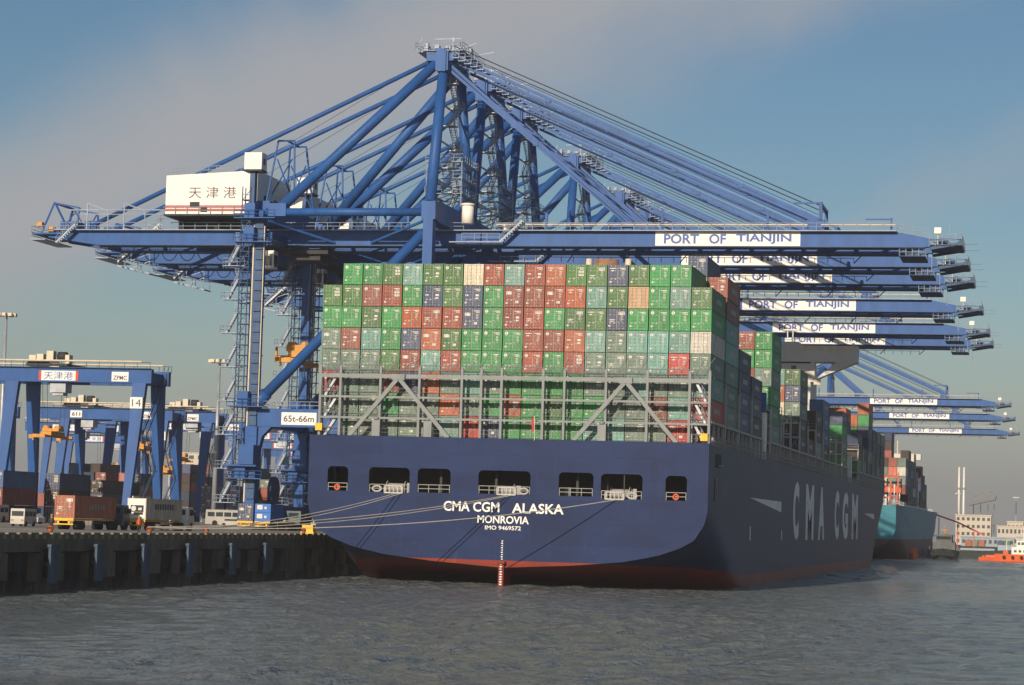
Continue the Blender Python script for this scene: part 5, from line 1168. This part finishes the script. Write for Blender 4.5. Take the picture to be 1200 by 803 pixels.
m2.railing((2, 3.5, 15.5), (23, 3.5, 15.5), r=.07); m2.railing((23.4, 3, 15.5), (23.4, 190, 15.5), r=.07, step=3); m2.build('deck_gear', M['signwhite'], s2)
m2 = MB(); m2.box((9, 6, 15.5), (14, 11, 19)); m2.build('winch_house', M['dark'], s2)
m2 = MB(); m2.box((-10, 84, 15.5), (14, 95, 31.0)); m2.box((-24.5, 84, 30.9), (24.5, 88, 32.8)); m2.prism_xz([(14, 26.5), (15.5, 27.5), (22, 30.9), (14, 30.9)], 84.3, 87.5); m2.build('accommodation', M['accom'], s2)
m2 = MB(); m2.beam((14.5, 60, 24), (18.5, 61, 27.5), .6); m2.box((12, 59, 23.4), (15.5, 62, 24.2)); m2.tube((17, 86, 32.8), (17, 86, 37), .2, n=6); m2.build('stores_crane', M['cream'], s2)
for c in range(9):
    for t_ in range(5):
        if t_ < 1 and c < 5: continue
        ch = ('awpwlwyww', 'bppawwlpw', 'lywlpwuwy', 'wpypwwlwa', 'yrdlywwrw')[t_][c]
        container(-65 + 22.6 - c * 2.56, 690, 16.2 + t_ * 2.66, ch, '%s container on the pale blue ship, level %d, stack %d from its edge' % (CNAME[ch], t_ + 1, c + 1), 'containers on the ship ahead', doors=False)
for t_, row in enumerate(('rb', 'dr', 'k')):
    for c, ch in enumerate(row): container(-47.5 - c * 2.56, 704, 29.5 + t_ * 2.66, ch, '%s container high on the pale blue ship, level %d, stack %d' % (CNAME[ch], t_ + 1, c + 1), 'containers on the ship ahead', doors=False)
m2 = MB()
for k in range(10):
    x = 4 + k * 2.0; m2.box((x - .25, 10.5, 15.5), (x + .25, 11, 20.5 + (k % 3)))
m2.box((2, 10.6, 19.2), (23, 11.4, 20.6)); m2.box((2, 10.6, 16.4), (14, 11.4, 18.2)); m2.build('lashing_frame', M['brick'], s2)
for b_, (tt, pal) in enumerate([(6, 'kdsk'), (5, 'dksy'), (6, 'kskw'), (4, 'kysk'), (5, 'skdk'), (4, 'kdky'), (3, 'ksk')]):
    if b_ in (4,): pass
    for t_ in range(tt):
        ch = rnd.choice(pal)
        container(-42.4, 704 + b_ * 13.4 + (14 if b_ > 3 else 0), 16.2 + t_ * 2.66, ch, '%s container on the side of the pale blue ship, bay %d, level %d' % (CNAME[ch], b_ + 2, t_ + 1), 'containers on the ship ahead', doors=False)

# ================================================================= RIGHT BACKGROUND
# tug
tg = empty('tugboat', (-32.0, 728, 0)); tag(tg, 'dark tugboat lying off the stern of the pale blue ship', 'tugboat')
def boat_hull(w_, L_n, h, bow=.35, z0=-.6):
    mb = MB(); n = 9; pts = []
    for i in range(n):
        u = i / (n - 1); f = math.sin(min(1, u / bow) * math.pi / 2) ** .7 if u < bow else 1 - .08 * (u - bow); zz_ = h * (1 + .35 * max(0, 1 - u / .5) ** 2)
        pts += [(-w_ / 2 * f * .8, u * L_n, z0), (-w_ / 2 * f, u * L_n, zz_), (w_ / 2 * f, u * L_n, zz_), (w_ / 2 * f * .8, u * L_n, z0)]
    fs = []
    for i in range(n - 1):
        a = 4 * i; fs += [(a, a + 4, a + 5, a + 1), (a + 2, a + 6, a + 7, a + 3), (a + 1, a + 5, a + 6, a + 2), (a + 3, a + 7, a + 4, a)]
    fs += [(0, 1, 2, 3), (4 * n - 1, 4 * n - 2, 4 * n - 3, 4 * n - 4)]
    mb.poly(pts, fs); return mb
boat_hull(9.2, 26, 2.5).build('hull', M['tug'], tg)
mb = MB()
for k in range(7): mb = MB(); mb.tube((-3.2 + k * 1.05, -.3, 1.6), (-3.2 + k * 1.05, .05, 1.6), .55, n=10); mb.build('tyre_fender', M['black'], tg)
mb = MB(); mb.box((-3.4, 9, 2.5), (3.4, 19, 5.2)); dk = mb.build('deckhouse', M['tuggrey'], tg)
mb = MB(); mb.box((-2.4, 9.5, 5.2), (2.4, 14, 7.6)); wh = mb.build('wheelhouse', M['tuggrey'], tg)
mb = MB(); mb.box((-2.2, 9.42, 6.1), (2.2, 9.5, 7.0)); mb.build('window', M['glass'], wh)
mb = MB(); mb.tube((0, 12, 7), (0, 12, 10.5), .12, n=6); mb.beam((-1, 12, 9), (1, 12, 9), .15); mb.tube((.3, 12, 7.6), (.3, 12, 8.5), .5, n=8); mb.build('mast', M['orange'], tg)
for x in (-2, 2): mb = MB(); mb.tube((x, 16, 4.9), (x, 16, 7.2), .5, n=10); mb.build('funnel', M['dark'], tg)
mb = MB(); mb.railing((-4, 3, 2.9), (-4.4, 24, 2.5), r=.06); mb.railing((4, 3, 2.9), (4.4, 24, 2.5), r=.06); mb.build('railing', M['galv'], tg)
# orange boat broadside at right
ob = empty('orange_workboat', (-4, 735, 0), R(90)); tag(ob, 'bright orange workboat with white wheelhouse at the right edge', 'boat')
boat_hull(7, 26, 2.2, .3).build('hull', M['boat'], ob); ob.location = (9.5, 735, 0)
mb = MB(); mb.box((-2.2, 15, 2.1), (2.2, 21, 4.4)); a_ = mb.build('deckhouse', M['white'], ob); mb = MB(); mb.box((-1.8, 16, 4.4), (1.8, 19.5, 6.4)); b_2 = mb.build('wheelhouse', M['white'], ob)
mb = MB()
for k in range(3): mb.box((1.8, 16.2 + k * 1.1, 5.1), (1.85, 17.0 + k * 1.1, 5.9)); mb.box((-1.85, 16.2 + k * 1.1, 5.1), (-1.8, 17.0 + k * 1.1, 5.9))
for k in range(4): mb.box((-2.25, 15.3 + k * 1.4, 2.8), (-2.2, 16.1 + k * 1.4, 3.5)); mb.box((2.2, 15.3 + k * 1.4, 2.8), (2.25, 16.1 + k * 1.4, 3.5))
mb.build('window', M['winb'], b_2)
mb = MB(); mb.tube((0, 17.5, 6.4), (0, 17.5, 10.5), .12, n=6); mb.beam((0, 16.7, 8.6), (0, 18.3, 8.6), .15); mb.tube((0, 22.5, 2), (0, 22.5, 6.5), .12, n=6); mb.build('mast', M['white'], ob)
mb = MB(); mb.box((-1, 22, 2.2), (1, 23.5, 3.2)); mb.tube((0, 13.5, 2.2), (0, 13.5, 4.2), .4, n=8); mb.build('deck_gear', M['brick'], ob)
mb = MB()
for k in range(8): mb = MB(); mb.tube((-3.3, 5 + k * 2.6, 1.3), (-3.85, 5 + k * 2.6, 1.3), .5, n=10); mb.build('tyre_fender', M['black'], ob)
o2 = empty('orange_barge', (-10.5, 742, 0), R(90)); tag(o2, 'low orange barge lying left of the orange workboat', 'barge'); boat_hull(6, 11, 1.0, .15).build('hull', M['boat'], o2)
mb = MB(); mb.box((-1, 6, 1), (1, 9, 1.7)); mb.box((-1.3, 9.3, 1), (.8, 10, 1.5)); mb.build('deck_gear', M['brick'], o2)
o3 = empty('lifeboat', (-40.2, 716, 0), R(0)); tag(o3, 'small orange boat between the pale blue ship and the tug', 'boat'); boat_hull(3, 8, 1.4, .4).build('hull', M['boat'], o3); mb = MB(); mb.box((-.9, 3, 1.4), (.9, 6, 3.2)); mb.build('cabin', M['boat'], o3)
o4 = empty('cargo_barge', (-8, 800, 0), R(90)); tag(o4, 'long dark barge with a pale deck moored before the far warehouse', 'barge'); boat_hull(9, 32, 2.6, .1).build('hull', M['tug'], o4)
mb = MB(); mb.box((-3, 2, 2.6), (3, 9, 4.6)); mb.box((-3.5, 10, 2.6), (3.5, 31, 3.3)); mb.build('cargo_cover', M['roofb'], o4)
# far quay
mb = MB(); mb.box((-60, 985, -1), (400, 3800, 3.0)); tag(mb.build('land', M['wetcon_shade']), kind='structure')
def building(name, x0, x1, y, z0, z1, depth, m, label, floors=3, bays=8, roof=None, wm=None):
    r = empty(name, ((x0 + x1) / 2, y, z0)); tag(r, label, 'building'); w2 = (x1 - x0) / 2; H = z1 - z0
    mb = MB(); mb.box((-w2, 0, 0), (w2, depth, H)); mb.build('wall', m, r)
    mb = MB(); mb.box((-w2 - .3, -.3, H), (w2 + .3, depth + .3, H + .5)); mb.build('roof', roof or m, r)
    for f in range(floors):
        for b_ in range(bays):
            xx = -w2 + (b_ + .5) * 2 * w2 / bays; zz_ = (f + .35) * H / floors; ww = .28 * 2 * w2 / bays
            mb = MB(); mb.box((xx - ww, -.06, zz_), (xx + ww, -.01, zz_ + .42 * H / floors)); mb.build('window', M['winb'], r)
    return r
building('office_block', -41.8, -26.1, 1080, 3, 16.2, 14, M['build'], 'cream multi-storey block below the two slender chimneys', 4, 7)
building('warehouse', -36, -14.5, 990, 3, 6.6, 8, M['roofb'], 'long low pale blue warehouse on the far quay', 1, 10, M['roofb'])
building('warehouse', -13.5, 4, 992, 3, 7.0, 8, M['galv'], 'grey warehouse on the far quay at the right edge', 1, 8, M['roofb'])
building('office_block', -23, -9, 1060, 3, 11.6, 14, M['build'], 'low pale building with flat roof behind the grey warehouse', 2, 8)
building('office_block', -19, -12, 1080, 3, 13.8, 10, M['build'], 'small pale rooftop block above the low pale building', 2, 4)
building('office_block', -505, -483, 1300, QZ, 41.5, 20, M['build'], 'hazy beige tower block far behind the yard gantries', 7, 4)
building('office_block', -465, -430, 1350, QZ, 30, 20, M['build'], 'hazy low beige block far behind the quay crane legs', 5, 6)
for x, lb in ((-50.7, 'left one of two slender cream chimneys far away'), (-48.0, 'right one of two slender cream chimneys far away')):
    r = empty('chimney', (x, 1350, 3)); tag(r, lb, 'chimney', 'slender far chimneys'); mb = MB(); mb.tube((0, 0, 0), (0, 0, 42.5), .8, .5, n=12); mb.build('shaft', M['white'], r)
    mb = MB(); mb.tube((0, 0, 30), (0, 0, 31), .95, n=12); mb.build('platform', M['galv'], r)
ul = empty('ship_unloader', (-37.5, 1350, 3)); tag(ul, 'hazy grey coal unloader gantry with sloping conveyor roof far away', 'gantry')
for x in (-5.5, -1.5, 2.5, 6):
    for y in (0, 12): mb = MB(); mb.beam((x, y, 0), (x, y, 22), .7); mb.build('leg', M['ulgrey'], ul)
mb = MB(); mb.box((-6, -1, 10), (6.5, 13, 11)); mb.build('platform', M['ulgrey'], ul)
mb = MB(); mb.prism_xz([(-7.5, 21), (7, 24.5), (7.5, 27), (4.5, 29.5), (-7.5, 25.5)], -1, 13); mb.build('conveyor_roof', M['ulgrey'], ul)
cv = empty('boom_conveyor', (-42, 900, 3)); tag(cv, 'long thin red boom sloping down behind the tug', 'conveyor')
mb = MB(); mb.beam((0, 0, 11.8), (8, 0, 9.2), .4, .6); mb.beam((8, 0, 9.2), (17.5, 0, 4.8), .4, .6); mb.build('boom', M['plain_red'], cv)
for x, z in ((1, 11), (8, 9), (14, 6)): mb = MB(); mb.beam((x, 0, 0), (x, 0, z), .35); mb.build('leg', M['plain_red'], cv)
for i, (x, y, h) in enumerate(((-15.5, 1100, 22), (-43.5, 1150, 24), (-8, 1200, 20))):
    r = empty('lamp_mast', (x, y, 3)); tag(r, ['thin lamp mast above the low pale building on the far quay', 'thin lamp mast just right of the pale blue ship', 'thin lamp mast at the right edge on the far quay'][i], 'lamp mast', 'far lamp masts')
    mb = MB(); mb.tube((0, 0, 0), (0, 0, h), .25, .15, n=6); mb.build('mast', M['galv'], r); mb = MB(); mb.box((-1.4, -.3, h), (1.4, .3, h + .5)); mb.build('lamp', M['galv'], r)
for k, (x, ch) in enumerate(((-33, 'a'), (-30.4, 'y'), (-27.6, 'a'), (-20, 's'), (-17.4, 'o'), (-12, 'w'))):
    container(x, 988, 3.0, ch, '%s container on the far quay edge, number %d from the tug' % (CNAME[ch], k + 1), 'containers on the far quay', doors=False, rz=R(90) if False else 0)

# ================================================================= keep the containers that show largest as objects, the rest as one mass
bpy.context.view_layer.update(); dgr = bpy.context.evaluated_depsgraph_get(); eye = Vector((0, 0, 7.9)); rank = []
own = {}
for o, c in CREG:
    own[o.name] = o.name
KM = {}
for ob_ in bpy.data.objects:
    if ob_.parent and ob_.parent.name in own: own[ob_.name] = ob_.parent.name; KM.setdefault(ob_.parent.name, []).append(ob_)
for o, c in CREG:
    hits = 0; x, y, z = o.location
    pts = [(x + u, y - .02, z + v) for u in (-1.05, -.4, .4, 1.05) for v in (.3, 1.0, 1.7, 2.45)] + [(x + CW / 2, y + u, z + v) for u in (1.5, 4, 6, 8, 11) for v in (.3, 1.3, 2.45)]
    for p in pts:
        d = Vector(p) - eye; L_n = d.length; ok_, loc, nn, idx, ho, mm = scene.ray_cast(dgr, eye, d / L_n, distance=L_n + 1)
        if ok_ and (own.get(ho.name) == o.name or (loc - Vector(p)).length < .25): hits += 1
    dd = y * .974 - x * .225
    rank.append((hits / dd ** 2, hits, o, c))
rank.sort(key=lambda t: -t[0]); KEEP = 292
gone = [t for i, t in enumerate(rank) if (i >= KEEP or t[1] == 0) and t[2].get('group') != 'containers carried by trucks on the quay']
print('containers', len(rank), 'kept', len(rank) - len(gone), 'visible in all', sum(1 for t in rank if t[1]))
bv = [v.co.copy() for v in CM['body'].vertices]; bf = [tuple(p.vertices) for p in CM['body'].polygons]; VV = []; FF = []; CCOL = []
for sc_, hits, o, c in gone:
    k0 = len(VV); VV += [v + o.location for v in bv]; FF += [tuple(i + k0 for i in f) for f in bf]; CCOL += [tuple(o.color)] * len(bv)
    for k in KM.get(o.name, []): bpy.data.objects.remove(k)
    bpy.data.objects.remove(o)
me = bpy.data.meshes.new('container_rows'); me.from_pydata(VV, [], FF); at = me.color_attributes.new('paint', 'FLOAT_COLOR', 'POINT')
at.data.foreach_set('color', [v for q_ in CCOL for v in q_])
m_ = M['cont'].copy(); m_.name = 'container_paint_far'; nd = m_.node_tree.nodes; an = nd.new('ShaderNodeAttribute'); an.attribute_name = 'paint'
for l_ in list(m_.node_tree.links):
    if l_.from_socket.name == 'Color' and l_.from_node.type == 'OBJECT_INFO': tgt = l_.to_socket; m_.node_tree.links.new(an.outputs['Color'], tgt)
me.materials.append(m_); o = bpy.data.objects.new('container_rows', me); COL.objects.link(o); tag(o, 'more containers filling the stacks behind the ones that show large', 'containers', None, 'stuff')

# ================================================================= AIR
hm = bpy.data.materials.new('haze_air'); hm.use_nodes = True; n = hm.node_tree.nodes; n.clear()
o_ = n.new('ShaderNodeOutputMaterial'); v = n.new('ShaderNodeVolumePrincipled'); v.inputs['Color'].default_value = (.80, .80, .82, 1); v.inputs['Density'].default_value = HAZE; v.inputs['Anisotropy'].default_value = .2
hm.node_tree.links.new(v.outputs[0], o_.inputs['Volume'])
mb = MB(); mb.box((-2700, -100, -4), (2600, 4300, 96)); tag(mb.build('haze', hm), kind='stuff')

for o in bpy.data.objects:
    if o.get('label') and len(o['label'].split()) > 16: print('LONG', o['label'])
